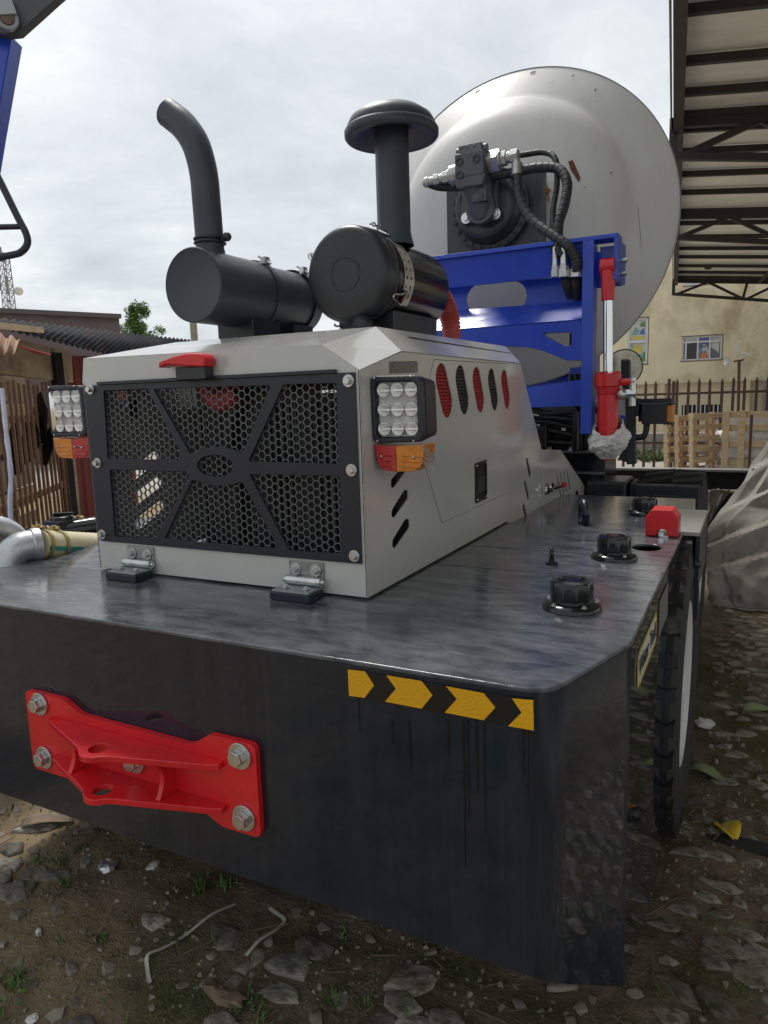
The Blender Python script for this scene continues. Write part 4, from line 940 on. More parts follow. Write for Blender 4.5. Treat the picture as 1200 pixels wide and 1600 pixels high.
for i in range(10): q = V((-1.45+.1*i*.55, 4.60, 1.42+.022*((i*7) % 11))); k.bolt(q, (0, -1, 0), .012, .014)
for x in (-1.0, -.86, -.74): k.bolt((x-.15, 4.565, 1.40), (0, 0, 1), .018, .024)
k.tube(cat_path([V((-1.32, 4.5, 1.58)), V((-1.28, 4.49, 1.63)), V((-1.2, 4.5, 1.625))]), .008)
k.build('chassis_bolt', m_zinc, ch, props={'kind': 'stuff'})
k = B(); k.b2((-.90, 4.02, 1.84), (-.76, 4.03, 1.90)); k.b2((-.905, 4.015, 1.70), (-.895, 4.03, 1.88)); k.build('hose_rack', m_blue, bf)
for i in range(4):
    k = B(); x = -.895+.030*i; k.tube(cat_path([V((x, 4.02, 1.86)), V((x+.01, 3.99, 1.78)), V((x+.035, 4.0, 1.70)), V((x+.06, 4.05, 1.65))]), .014); k.build('rack_hose', m_hose, bf)
# cab behind the drum (mostly hidden) with mirror, side lamp on their post
k = B(); k.b2((-2.3, 6.0, 1.0), (-1.2, 7.2, 1.9)); k.b2((-2.2, 6.1, 1.9), (-1.3, 7.1, 2.5)); k.build('cab', m_blue, MX, bevel=.03)
ym = 4.62; mc = ony(975, 574, ym); 
k = B(); d = V((.22, -.95, -.12)).normalized(); k.lathe(mc, d, [(0, -.035), (.06, -.028), (.10, -.010), (.111, .004), (.108, .010), (.104, .006)], 40); mi = k.build('wing_mirror', m_gloss, MX)
k = B(); k.lathe(mc, d, [(.104, .0055), (0, .0055)], 40); k.build('mirror_glass', mat('mirror_glass', (.42, .42, .38), .12, metal=.85, var=.3, vs=14), mi)
mp_ = lambda px, py: ony(px, py, 4.58)
k = B(); k.bar(mp_(979, 563), mp_(979, 620), .045, .05, (0, 1, 0)); k.bar(mp_(985, 615), mp_(987, 725), .055, .06, (0, 1, 0)); k.prism([mp_(977, 690), mp_(990, 690), mp_(990, 726), mp_(965, 718)], (0, .05, 0)); k.bar(mp_(990, 650), mp_(992, 622), .07, .05, (0, 1, 0)); k.build('mirror_post', m_black, mi, bevel=.006)
k = B(); k.box(mp_(973, 640), (.07, .03, .13)); k.build('mirror_bracket', m_cast, mi, bevel=.01)
k = B(); k.box(mp_(969, 660), (.06, .05, .09)); k.build('work_lamp', m_blue, mi, bevel=.008)
k = B(); k.tube(cat_path([mp_(985, 684), mp_(1002, 683), mp_(1008, 678), mp_(1011, 664), mp_(1011, 655)]), .018); k.build('lamp_arm', m_black, mi)
q0, q1 = mp_(1005, 662), mp_(1054, 630)
k = B(); k.b2((q0.x, 4.50, q0.z), (q1.x-.035, 4.62, q1.z)); k.b2((q0.x-.035, 4.62, q0.z+.01), (q1.x-.02, 4.635, q1.z+.03)); k.b2((q0.x-.02, 4.50, q1.z-.004), (q1.x+.004, 4.6, q1.z+.004)); k.b2((q0.x+.12, 4.50, q0.z-.004), (q1.x+.004, 4.6, q0.z+.006)); si = k.build('side_lamp', m_black, MX, bevel=.004)
k = B(); k.b2((q1.x-.036, 4.51, q0.z+.012), (q1.x, 4.60, q1.z-.010)); k.build('turn_signal', m_amber, si, bevel=.006)
# ---- suction pipes on the left deck
b0 = V((-2.142, 1.451, ZT)); hdir = V((.30, 1, 0)).normalized()
def elbow(base, h, d, r, nm, M=m_cast):
    k = B(); base = V(base); d = V(d).normalized(); R_ = r*1.35; pth = [base, base+V((0, 0, h-R_))]
    for i in range(1, 9): a = pi/2*i/8; pth.append(base+V((0, 0, h-R_))+d*(R_*(1-cos(a)))+V((0, 0, R_*sin(a))))
    pth.append(pth[-1]+d*r*.6); k.tube(pth, r, 24); k.lathe(base, (0, 0, 1), [(r*1.2, .0), (r*1.2, .025), (r*1.02, .03)], 28); k.lathe(pth[-1]-d*.02, d, [(r, 0), (r*1.1, .005), (r*1.1, .03), (r*.8, .035)], 28)
    return k.build(nm, M, MX, sharp=40), pth[-1]
e1, pe = elbow(ony(13, 912, 1.60), .128, V((.42, 1, 0)), .056, 'pipe_elbow')
hA = ony(52, 867, 1.66); 
def cream(P, r, nm='suction_hose', stripe=True):
    pth = cat_path(P, 16); k = B(); L_ = sum((pth[i+1]-pth[i]).length for i in range(len(pth)-1)); k.tube(pth, lambda t: r*(1+.018*sin(t*L_/.017*2*pi/2)), 24)
    o = k.build(nm, m_cream, MX, sharp=80)
    if stripe:
        k = B(); vs = []
        for i, p in enumerate(pth):
            t = (pth[min(i+1, len(pth)-1)]-pth[max(i-1, 0)]).normalized(); sd = t.cross(V((0, 0, 1))).normalized()
            for a in (-.10, -.42): vs.append(p+sd*(r*1.028*cos(a))+V((0, 0, r*1.028*sin(a))))
        k.add(vs, [(2*i, 2*i+2, 2*i+3, 2*i+1) for i in range(len(pth)-1)]); k.build('hose_stripe', m_green, o)
    return o
pa = pe; pq = ony(175, 854, 2.15)
ho = cream([pa, pa.lerp(pq, .33), pa.lerp(pq, .66), pq, pq+(pq-pa)*.5], .0545)
def band(c, d, r, nm='hose_clamp', M=m_brass):
    k = B(); d = V(d).normalized(); k.lathe(c-d*.012, d, [(r, .004), (r+.003, .004), (r+.003, .020), (r, .020)], 28); k.cyl(c+V((-.0, 0, r+.008))-d.cross(V((0, 0, 1)))*.025, c+V((0, 0, r+.008))+d.cross(V((0, 0, 1)))*.025, .007, n=10); k.box(c+V((0, 0, r+.008)), (.016, .016, .02)); k.build(nm, M, ho)
dd = pq-pa; band(pa+dd*.04, dd, .0575); band(pa+dd*.22, dd, .0575)
k = B(); k.b2(tuple(pa+dd*.17+V((-.012, -.012, -.12))), tuple(pa+dd*.17+V((.012, .012, -.045)))); k.build('hose_stay', m_cast, ho)
k = B(); dR = (atd(35, 824, 3.02)-atd(-20, 822, 2.9)).normalized(); cz = atd(2, 826, 2.95)
pth = [cz-dR*.12, cz-dR*.03] ; Rb = .10
for i in range(1, 9): a = pi/2*i/8; pth.append(cz-dR*.03+dR*(Rb*sin(a))-V((0, 0, Rb*(1-cos(a)))))
pth.append(pth[-1]-V((0, 0, .06))); k.tube(pth, .054, 24); k.lathe(pth[-1], (0, 0, -1), [(.062, 0), (.062, .03), (.056, .035), (.056, .14)], 24); k.lathe(cz-dR*.03, dR, [(.06, -.02), (.06, .0), (.055, .002)], 24); k.build('pipe_elbow', m_cast, MX, sharp=40)
vv = atd(98, 825, 3.15); k = B(); k.box(vv, (.10, .12, .08)); k.cyl(vv+V((0, 0, .03)), vv+V((0, 0, .055)), .05, n=16); k.bar(vv+V((-.05, 0, .06)), vv+V((.05, .02, .066)), .02, .012); k.cyl(vv+V((-.03, -.06, -.02)), vv+V((.10, .1, -.005)), .045, n=16); k.build('pipe_valve', m_gloss, MX, bevel=.006)
pz = atd(118, 826, 3.2); pz2 = atd(175, 826, 3.6); ho2 = cream([pz, pz.lerp(pz2, .5), pz2, pz2+(pz2-pz)*.5], .042, stripe=False); band(pz.lerp(pz2, .1), pz2-pz, .043)

# ================================================================== the yard
def ground_mat():
    M = bpy.data.materials.new('yard_soil'); M.use_nodes = True; t = M.node_tree; b = t.nodes['Principled BSDF']
    tc = t.nodes.new('ShaderNodeTexCoord'); vec = tc.outputs['Object']; sp = t.nodes.new('ShaderNodeSeparateXYZ'); t.links.new(vec, sp.inputs[0])
    nA = noise_node(t, vec, 1.3, 8, .65, .4); nB = noise_node(t, vec, 9, 8, .7); nC = noise_node(t, vec, 60, 4, .6); nD = noise_node(t, mapping(t, vec, (1, 1, 1), (5, 3, 1)), 2.6, 7, .65, .3)
    soil = mixc(t, ramp_node(t, nB, [(.3, 0.), (.72, 1.)]), (.080, .062, .041), (.25, .19, .13))
    moss = mixc(t, ramp_node(t, nC, [(.35, 0.), (.7, 1.)]), (.040, .046, .018), (.11, .125, .045))
    c = mixc(t, ramp_node(t, nD, [(.46, 0.), (.60, .85)]), soil, moss)
    sand = mixc(t, ramp_node(t, nB, [(.3, 0.), (.7, 1.)]), (.21, .155, .088), (.33, .25, .15))
    # dry sandy ground to the left of the truck
    fx = math_node(t, 'SUBTRACT', math_node(t, 'MULTIPLY', sp.outputs[0], -1.1), 1.85)
    fx = math_node(t, 'ADD', fx, math_node(t, 'MULTIPLY', math_node(t, 'SUBTRACT', nA, .5), 2.6))
    mk = t.nodes.new('ShaderNodeMapRange'); mk.clamp = True; t.links.new(fx, mk.inputs[0]); mk.inputs[1].default_value = -.15; mk.inputs[2].default_value = .75
    c = mixc(t, math_node(t, 'MULTIPLY', mk.outputs[0], .9), c, sand)
    # worn pale concrete beyond the truck
    mk2 = t.nodes.new('ShaderNodeMapRange'); mk2.clamp = True; t.links.new(math_node(t, 'ADD', sp.outputs[1], math_node(t, 'MULTIPLY', nA, 3.)), mk2.inputs[0]); mk2.inputs[1].default_value = 11; mk2.inputs[2].default_value = 13
    conc = mixc(t, ramp_node(t, nB, [(.3, 0.), (.7, 1.)]), (.30, .275, .24), (.46, .44, .39))
    mk3 = t.nodes.new('ShaderNodeMapRange'); mk3.clamp = True; t.links.new(math_node(t, 'ADD', sp.outputs[0], math_node(t, 'MULTIPLY', nA, .5)), mk3.inputs[0]); mk3.inputs[1].default_value = 1.5; mk3.inputs[2].default_value = 2.0  # unseen ground on the right, made pale to bounce light under the canopy
    c = mixc(t, math_node(t, 'MAXIMUM', mk2.outputs[0], mk3.outputs[0]), c, conc)
    # specks of grit
    vo = t.nodes.new('ShaderNodeTexVoronoi'); vo.inputs['Scale'].default_value = 46; t.links.new(vec, vo.inputs['Vector'])
    c = mixc(t, math_node(t, 'MULTIPLY', ramp_node(t, vo.outputs['Distance'], [(.13, 1.), (.20, 0.)]), ramp_node(t, nD, [(.4, .75), (.62, .1)])), c, (.30, .275, .225))
    t.links.new(c, b.inputs['Base Color']); b.inputs['Roughness'].default_value = .92; b.inputs['Specular IOR Level'].default_value = .25
    bn = t.nodes.new('ShaderNodeBump'); bn.inputs['Strength'].default_value = .9; bn.inputs['Distance'].default_value = .03
    hh = math_node(t, 'ADD', math_node(t, 'MULTIPLY', nB, 1.), math_node(t, 'MULTIPLY', nC, .35)); hh = math_node(t, 'SUBTRACT', hh, math_node(t, 'MULTIPLY', ramp_node(t, vo.outputs['Distance'], [(.0, 0.), (.25, 1.)]), .25))
    t.links.new(hh, bn.inputs['Height']); t.links.new(bn.outputs[0], b.inputs['Normal'])
    return M
def gz(x, y):
    f = max(0., 1-max(abs(x+1.2)-4.5, 0)/2)*max(0., 1-max(abs(y-3.5)-4, 0)/3)
    return f*(.035*noise.noise(V((x*1.1, y*1.1, 3.3)))+.022*noise.noise(V((x*3.7, y*3.7, 1.)))+.011*noise.noise(V((x*11, y*11, 5.))))-.01
def axis(lo, hi, st, far):
    a = [lo+st*i for i in range(int((hi-lo)/st)+1)]; d = st; L_, R_ = [a[0]], [a[-1]]
    while L_[-1] > -far: d *= 1.45; L_.append(L_[-1]-d)
    d = st
    while R_[-1] < far: d *= 1.45; R_.append(R_[-1]+d)
    return L_[1:][::-1]+a+R_[1:]
gxs, gys = axis(-4.2, 1.8, .035, 900), axis(.4, 7.4, .035, 900)
vs = [(x, y, gz(x, y)) for y in gys for x in gxs]; nx = len(gxs)
GR = B(); GR.add(vs, [(j*nx+i, j*nx+i+1, (j+1)*nx+i+1, (j+1)*nx+i) for j in range(len(gys)-1) for i in range(nx-1)])
ground = GR.build('ground', ground_mat(), sharp=180); ground['kind'] = 'structure'

# ---- cobbles, rubble, gravel
random.seed(11)
EXTRA = B()
def stone_mesh(nv, seed, flat=.45):
    rnd = random.Random(seed); k = B(); n = nv; angs = sorted((2*pi*(i+rnd.uniform(-.36, .36))/n) for i in range(n)); rad = [rnd.uniform(.70, 1.2) for _ in range(n)]
    rings = []
    tx, ty = rnd.uniform(-.12, .12), rnd.uniform(-.12, .12)
    for sc, h in ((1.0, -.5), (1.0, .50*flat), (.84, .86*flat), (.46, .98*flat)):
        rings.append([V((cos(a)*r*sc*.5+rnd.uniform(-.015, .015), sin(a)*r*sc*.5+rnd.uniform(-.015, .015), h*.5+(tx*cos(a)+ty*sin(a))*flat*sc*(.6 if h > 0 else 0)+rnd.uniform(-.02, .02))) for a, r in zip(angs, rad)])
    vs = [q for r_ in rings for q in r_]+[V((0, 0, .5*flat))]
    fs = [(j*n+i, j*n+(i+1) % n, (j+1)*n+(i+1) % n, (j+1)*n+i) for j in range(3) for i in range(n)]+[(3*n+i, 3*n+(i+1) % n, 4*n) for i in range(n)]
    k.add(vs, fs); return k
protos = []
for i in range(14):
    o = stone_mesh(random.choice((5, 5, 6, 6, 7)), 100+i, random.choice((.45, .55, .65))).build('cobblestone', (m_stone, m_stone2, m_stone)[i % 3], ground, sharp=58, at=(0, 0, -5)); protos.append(o)
placed = []; used_p = set()
def put(x, y, sx_, sy_, sz_, rot, sink=.35, tilt=.06, nm=None):
    i = random.randrange(len(protos)); src = protos[i]
    if len(placed) >= 286 or nm == 'stuff':
        rz = Matrix.Rotation(rot, 3, 'Z') @ Matrix.Rotation(random.uniform(-tilt, tilt), 3, 'X'); o_ = V((x, y, gz(x, y)+sz_*.62*(.42-sink)*.5)); me_ = src.data
        EXTRA.add([o_ + rz @ V((v.co.x*sx_, v.co.y*sy_, v.co.z*sz_*.62)) for v in me_.vertices], [tuple(p.vertices) for p in me_.polygons]); placed.append((x, y, max(sx_, sy_)*.5)); return
    o = src if i not in used_p and not used_p.add(i) else src.copy()
    if o is not src: COL.objects.link(o); o.parent = ground
    sz_ *= .62; o.location = (x, y, gz(x, y)+sz_*(.30-sink)*.5); o.rotation_euler = (random.uniform(-tilt, tilt), random.uniform(-tilt, tilt), rot); o.scale = (sx_, sy_, sz_); placed.append((x, y, max(sx_, sy_)*.5))
def free(x, y, r): return all((x-a)**2+(y-b)**2 > ((r+c)*.80)**2 for a, b, c in placed)
# hand-placed larger stones seen in the photograph
for (px, py, sx_, sy_, rot) in ((455, 1500, .17, .13, .3), (490, 1478, .20, .12, -.5), (650, 1525, .21, .14, .5), (630, 1560, .16, .11, .2), (350, 1458, .17, .11, -.3), (440, 1545, .16, .08, .3), (20, 1395, .20, .12, .3), (55, 1362, .15, .10, .2), (12, 1350, .16, .09, .4), (90, 1365, .13, .09, .8), (15, 1326, .15, .09, .2), (45, 1388, .10, .07, 1.), (0, 1372, .16, .10, .0), (60, 1290, .22, .09, .5), (240, 1440, .13, .09, .2), (1150, 960, .1, .07, 1), (650, 1590, .13, .1, .2), (590, 1590, .12, .09, 1.), (700, 1588, .13, .08, .1), (1125, 1560, .20, .11, -.4), (1180, 1520, .16, .12, .2), (1110, 1500, .13, .09, .5), (1185, 1490, .15, .10, .1), (1060, 1545, .14, .07, -.5), (1050, 1580, .15, .09, -.4), (345, 1590, .1, .07, .4), (130, 1595, .1, .07, .4)):
    p = onz(px, py, 0); put(p.x, p.y, sx_, sy_, .11, rot, .42)
# eroded paving in rows on the right
a0_ = radians(14)
for r_ in range(72):
    for c_ in range(14):
        u = c_*.118+(.06 if r_ % 2 else 0)+random.uniform(-.014, .014); v = r_*.084+random.uniform(-.012, .012)
        x = -.10+u*cos(a0_)-v*sin(a0_)*.30; y = 1.30+v+u*sin(a0_)
        if x < -.13+.05*sin(y*2) or x > 1.0: continue
        dens = .62+.8*noise.noise(V((x*1.3+4, y*.9, .5)))+.5*(x-.05)
        if random.random() > dens+.18 or not free(x, y, .030): continue
        q_ = random.choice((.6, .85, 1, 1, 1.15)); put(x, y, random.uniform(.09, .145)*q_, random.uniform(.06, .085)*q_, .085, a0_+random.uniform(-.25, .25), random.uniform(.30, .62), .14)
# left patch of cobbles on the sandy side
for r_ in range(9):
    for c_ in range(9):
        x = -2.95+c_*.105+(.05 if r_ % 2 else 0)+random.uniform(-.02, .02); y = 1.28+r_*.085+random.uniform(-.02, .02)
        if x > -2.18-.10*r_+.35*noise.noise(V((y*2, x*2, 4))) or not free(x, y, .032): continue
        put(x, y, random.uniform(.10, .14), random.uniform(.06, .09), .08, random.uniform(-.3, .5), random.uniform(.42, .62), .1)
# scattered rubble
tries = 0; nr2 = 0
while nr2 < 620 and tries < 9000:
    tries += 1; x, y = random.uniform(-2.9, .5), .85+2.3*random.random()
    if -.56 < x < -.10 and y > 2.2: continue
    s_ = random.choice((.014, .018, .022, .028, .035, .045, .06)) if nr2 > 40 else random.choice((.06, .08, .10))
    if noise.noise(V((x*1.5, y*1.5, 20))) < random.uniform(-.45, .25): continue
    if free(x, y, s_*.6): put(x, y, s_*random.uniform(.9, 1.6), s_, s_*random.uniform(.5, .9), random.uniform(0, 6), random.uniform(.25, .55), .4); nr2 += 1
rb = EXTRA.build('rubble', mat('rubble_stone', (.25, .225, .18), .9, var=.4, vs=9, bump=.8, bs=30, col2=(.10, .085, .05), c2=(.45, .65), c2s=6), sharp=40); tag(rb, 'small stone rubble half sunk in the dirt around the truck', 'rubble', kind='stuff')
for i, o in enumerate(protos):
    if i not in used_p: put(-1.2+.1*i, 1.15, .05, .04, .04, 0, .3)
k = B(); random.seed(12)
for i in range(5200):
    if i < 3600: x, y = random.uniform(-3.0, .9), 1.0+2.4*random.random()**1.2
    else: x, y = random.uniform(-.15, 1.2), random.uniform(2.0, 8.5)
    if noise.noise(V((x*1.6, y*1.6, 9))) < random.uniform(-.5, .35): continue
    s_ = random.uniform(.004, .012)*(1 if y < 3.4 else 1.7); z = gz(x, y); a = random.uniform(0, 6); h = s_*random.uniform(.5, 1.2)
    q = [V((x+cos(a+2.1*j)*s_*random.uniform(.7, 1.3), y+sin(a+2.1*j)*s_*random.uniform(.7, 1.3), z-.002)) for j in range(3)]; tp = [V((x+(p.x-x)*.55, y+(p.y-y)*.55, z+h)) for p in q]
    k.add(q+tp, [(3, 4, 5), (0, 1, 4, 3), (1, 2, 5, 4), (2, 0, 3, 5)])
g_ = k.build('gravel', m_gravel, smooth=False); tag(g_, 'fine grit and gravel scattered over the muddy yard', 'gravel', kind='stuff')
# weeds
k = B(); random.seed(5)
def tuft(x, y, n, h, w=.006, spread=.6):
    for i in range(n):
        a = random.uniform(0, 2*pi); b0 = V((x+random.gauss(0, .015), y+random.gauss(0, .015), gz(x, y)-.004)); d = V((cos(a), sin(a), 0)); hh = h*random.uniform(.5, 1.1); s_ = d.cross(V((0, 0, 1)))*w*random.uniform(.6, 1.3); l = spread*hh
        m1 = b0+d*l*.35+V((0, 0, hh*.6)); m2 = b0+d*l+V((0, 0, hh*random.uniform(.7, 1)))
        k.add([b0-s_, b0+s_, m1+s_*.9, m1-s_*.9, m2], [(0, 1, 2, 3), (3, 2, 4)])
def leafy(x, y, n, h):
    for i in range(n):
        a = random.uniform(0, 2*pi); d = V((cos(a), sin(a), 0)); z0 = gz(x, y)+h*random.uniform(.3, 1); c = V((x, y, z0))+d*h*.5*random.random(); l = h*random.uniform(.35, .6); s_ = d.cross(V((0, 0, 1)))*l*.3
        k.add([c, c+d*l*.5+s_+V((0, 0, l*.15)), c+d*l+V((0, 0, -.1*l)), c+d*l*.5-s_+V((0, 0, l*.15))], [(0, 1, 2, 3)])
for (px, py, n, h) in ((100, 1385, 12, .06), (60, 1345, 10, .045), (130, 1330, 14, .04), (160, 1300, 14, .04), (20, 1530, 14, .07), (310, 1390, 12, .07), (355, 1385, 10, .06), (95, 1350, 10, .05), (205, 1280, 12, .05), (640, 1572, 14, .05), (520, 1560, 10, .07), (575, 1555, 8, .05), (410, 1590, 10, .06), (395, 1555, 8, .05), (1105, 1440, 8, .05), (1125, 1480, 8, .05), (160, 1470, 8, .05)):
    p = onz(px, py, 0); tuft(p.x, p.y, n*2, h*.75, .0035)
for (px, py, n, h) in ((310, 1395, 8, .05), (10, 1575, 10, .09), (405, 1565, 7, .05), (270, 1480, 6, .04), (30, 1540, 8, .07), (380, 1575, 6, .05)):
    p = onz(px, py, 0); leafy(p.x, p.y, n+4, h*.7)
for i in range(420):
    x, y = random.uniform(-3, .5), random.uniform(1.0, 2.6)
    if noise.noise(V((x*1.8+7, y*1.8, 2))) > .12: tuft(x, y, 4, random.uniform(.015, .04), .0035)
for i in range(260): tuft(random.gauss(-2.2, .45), random.uniform(18.5, 20.8), 6, random.uniform(.08, .35)*random.random(), .02)
gs = k.build('weeds', m_grass, smooth=False); tag(gs, 'low weeds and grass sprouting through the dirt yard', 'weeds', kind='stuff')
# ---- litter
def strap(name, pix, w, label):
    k = B(); P = [onz(px, py, .012) for px, py in pix]; P = [V((p.x, p.y, gz(p.x, p.y)+.012+.006*sin(i*2.1))) for i, p in enumerate(P)]; P = cat_path(P, 4); vs = []
    for i, p in enumerate(P):
        t = (P[min(i+1, len(P)-1)]-P[max(i-1, 0)]); t.z = 0; t.normalize(); s_ = V((-t.y, t.x, .10))*w*.5; vs += [p-s_, p+s_]
    k.add(vs, [(2*i, 2*i+1, 2*i+3, 2*i+2) for i in range(len(P)-1)]); o = k.build(name, m_strap, smooth=False); md = o.modifiers.new('thick', 'SOLIDIFY'); md.thickness = .0008
    return tag(o, label, 'strap')
strap('packing_strap', [(368, 1410), (330, 1432), (290, 1460), (255, 1482), (231, 1495), (230, 1512), (234, 1532)], .012, 'long bent white packing strap lying on the mud, hooked at its lower end')
strap('packing_strap', [(420, 1412), (430, 1420), (444, 1428), (430, 1446), (405, 1466), (384, 1485)], .013, 'short white packing strap with a folded top lying near the tank')
def crumple(name, px, py, s_, M, label, cat, seed=1, flat=.5, z=0, dims=(1, 1)):
    p = onz(px, py, 0); k = B(); rnd = random.Random(seed); n, mm = 12, 7; vs = []; fs = []
    for j in range(mm+1):
        th = pi*j/mm
        for i in range(n):
            a = 2*pi*i/n; d = V((sin(th)*cos(a), sin(th)*sin(a), cos(th))); r = s_*(1+.45*noise.noise(d*2.6+V((seed*3.1, 0, 0)))); vs.append(V((p.x+d.x*r*dims[0], p.y+d.y*r*dims[1], gz(p.x, p.y)+z+s_*flat*.6+d.z*r*flat)))
    for j in range(mm):
        for i in range(n): fs.append((j*n+i, (j+1)*n+i, (j+1)*n+(i+1) % n, j*n+(i+1) % n))
    k.add(vs, fs); o = k.build(name, M, sharp=22); return tag(o, label, cat)
crumple('foil_wrapper', 168, 1355, .035, mat('foil', (.62, .62, .6), .3, metal=.7, var=.2, vs=40), 'crumpled silvery foil wrapper on the sandy ground below the tow hitch', 'litter', 2, .45)
crumple('paper_scrap', 240, 1352, .028, m_litter, 'torn white paper scrap beside the foil wrapper', 'litter', 5, .35, dims=(.6, 1.2))
crumple('paper_scrap', 60, 1455, .016, m_litter, 'narrow white scrap standing in the dirt near the left edge', 'litter', 6, 1.0, dims=(.6, .6))
crumple('paper_scrap', 1100, 1130, .05, m_litter, 'white crumpled wrapper beside the rear tyre', 'litter', 7, .35)
crumple('paper_scrap', 50, 1590, .018, m_litter, 'small white chip at the bottom left corner', 'litter', 8, .4)
def leaf(name, px, py, l, w, rot, M, label, curl=.3):
    p = onz(px, py, 0); k = B(); vs = []; n = 8
    for i in range(n+1):
        t = i/n; hw = w*sin(pi*min(1, t*.92+.04))**.8*.5; x = (t-.5)*l
        for s_ in (-1, -.5, 0, .5, 1): vs.append(V((x, s_*hw, curl*hw*abs(s_)+.012*sin(t*5+s_))))
    fs = [(i*5+j, i*5+j+1, (i+1)*5+j+1, (i+1)*5+j) for i in range(n) for j in range(4)]
    R = Matrix.Rotation(rot, 3, 'Z'); z = gz(p.x, p.y)+.015
    k.add([R @ q+V((p.x, p.y, z)) for q in vs], fs); o = k.build(name, M); md = o.modifiers.new('thick', 'SOLIDIFY'); md.thickness = .0012; return tag(o, label, 'leaf')
leaf('fallen_leaf', 1136, 1298, .13, .10, 2.0, m_yleaf, 'bright yellow curled leaf lying on the cobbles to the right of the tyre', .7)
leaf('fallen_leaf', 1104, 1208, .17, .10, -.4, m_gleaf, 'grey-green leaf lying close beside the rear tyre', .4)
leaf('fallen_leaf', 1190, 1115, .19, .13, .3, m_gleaf, 'large pale green leaf at the right edge of the picture', .4)
leaf('fallen_leaf', 75, 1287, .22, .10, .6, m_bark2, 'long brown dry leaf-like sheet on the sand below the tow hitch', .25)
crumple('wood_scrap', 350, 1555, .07, m_bark2, 'short weathered wood scrap half sunk in the mud', 'wood', 9, .25, dims=(1.1, .4))
crumple('dark_plank', 1175, 1318, .13, mat('dark_plank', (.02, .02, .02), .8), 'dark flat plank piece beside the yellow leaf', 'plank', 12, .12, dims=(1.2, .35))
k = B(); random.seed(31)
for i in range(260):
    x, y = random.uniform(-2.9, .6), random.uniform(1.0, 3.2); a = random.uniform(0, pi); l = random.uniform(.03, .16); d = V((cos(a), sin(a), 0))*l; p = V((x, y, gz(x, y)+.008)); q = V((x+d.x, y+d.y, gz(x+d.x, y+d.y)+.010)); k.bar(p, q, .003, .003)
tw = k.build('twigs', m_bark2, smooth=False); tag(tw, 'thin dry twigs and straw littering the dirt', 'twigs', kind='stuff')

# ---- canopy on the right
H = 5.2
cp = lambda y: V((-.808-.0903*(y-7.758), y, H)); en = V((.996, .0899, -.100))
CN = thing('steel_canopy', 'long steel-framed canopy roof with dark purlins along the right edge of the yard', 'canopy', (5, 14, 0))
ya_, yb_ = -2.0, 25.3
k = B(); A_, Bq = cp(ya_), cp(yb_); Lr = 10.0
vs = []; fs = []; nn_ = 360
for i in range(nn_+1):
    q = A_.lerp(Bq, i/nn_); dz = .012 if (i % 6) in (0, 1) else 0
    vs += [q+V((0, 0, .10+dz)), q+en*Lr+V((0, 0, .10+dz))]
k.add(vs, [(2*i, 2*i+1, 2*i+3, 2*i+2) for i in range(nn_)]); k.build('roof_sheet', m_rsheet, CN, smooth=False)
pys = [24.95, 23.9, 22.7, 21.2, 19.95, 18.46, 17.0, 15.9, 14.43, 13.25, 12.04, 11.06, 10.5, 9.75, 8.87, 7.76, 6.65, 5.5, 4.4, 3.3, 2.2, 1.1, 0, -1.1]
for y in pys:
    k = B(); q = cp(y); k.bar(q+V((0, 0, .03)), q+en*Lr+V((0, 0, .03)), .075, .085); k.build('purlin', m_canopy, CN, smooth=False)
k = B(); k.bar(cp(ya_)+V((.06, 0, -.06)), cp(yb_)+V((.06, 0, -.06)), .12, .26); k.build('edge_beam', m_canopy, CN, smooth=False)
k = B(); k.bar(cp(ya_)+V((-.03, 0, .02)), cp(yb_)+V((-.03, 0, .02)), .012, .34); k.build('fascia', mat('fascia_grey', (.30, .29, .28), .5, var=.08), CN, smooth=False)
for y in (25.18, 15.92, 10.52, 3.2):
    k = B(); q = cp(y); dz = V((0, 0, -.62)); rise = .0
    k.bar(q+V((0, 0, -.05)), q+en*Lr+V((0, 0, -.05)), .10, .13); e0 = q+V((0, 0, -.16))+en*.0; e1 = q+en*Lr+V((0, 0, -1.0))
    k.bar(e0+V((0, 0, -.30)), e1, .09, .09); k.bar(q, q+V((0, 0, -.50)), .09, .09)
    tp = lambda t: q+en*t+V((0, 0, -.08)); bt = lambda t: (e0+V((0, 0, -.30))).lerp(e1, t/Lr)
    for i in range(5):
        k.bar(bt(.1+i*2.0), tp(1.0+i*2.0), .075, .075); k.bar(tp(1.0+i*2.0), bt(2.0+i*2.0), .075, .075); k.bar(bt(2.0+i*2), tp(2.1+i*2), .075, .075)
    k.build('roof_truss', m_canopy, CN, smooth=False)
for y in (25.18, 15.92, 10.52, 3.2):
    q = cp(y)+en*8.5; k = B(); k.b2((q.x-.1, q.y-.1, 0), (q.x+.1, q.y+.1, q.z)); k.build('column', m_canopy, CN)
q1 = cp(18)+en*2.6; k = B(); k.bar(cp(25)+en*2.4+V((0, 0, -.1)), q1+V((0, 0, -.12)), .07, .07); k.build('roof_brace', m_canopy, CN, smooth=False)
cpt = atd(1107, 412, 20.5); SC_ = thing('security_camera', 'dark dome security camera hanging under the canopy end', 'security camera', cpt+V((0, 0, .3)))
k = B(); k.box(cpt+V((0, 0, .14)), (.26, .26, .22)); k.build('camera_mount', m_canopy, SC_, bevel=.02)
k = B(); k.lathe(cpt+V((0, 0, .05)), (0, 0, -1), [(.14, 0), (.15, .05), (.13, .14), (.08, .20), (0, .22)], 20); k.build('camera_dome', m_gloss, SC_)
k = B(); k.tube(cat_path([cpt+V((-.1, 0, .2)), cpt+V((-.5, 0, .12)), cpt+V((-.75, 0, .22)), cpt+V((-.95, 0, .38))]), .018, 6); k.build('camera_cable', m_canopy, SC_)

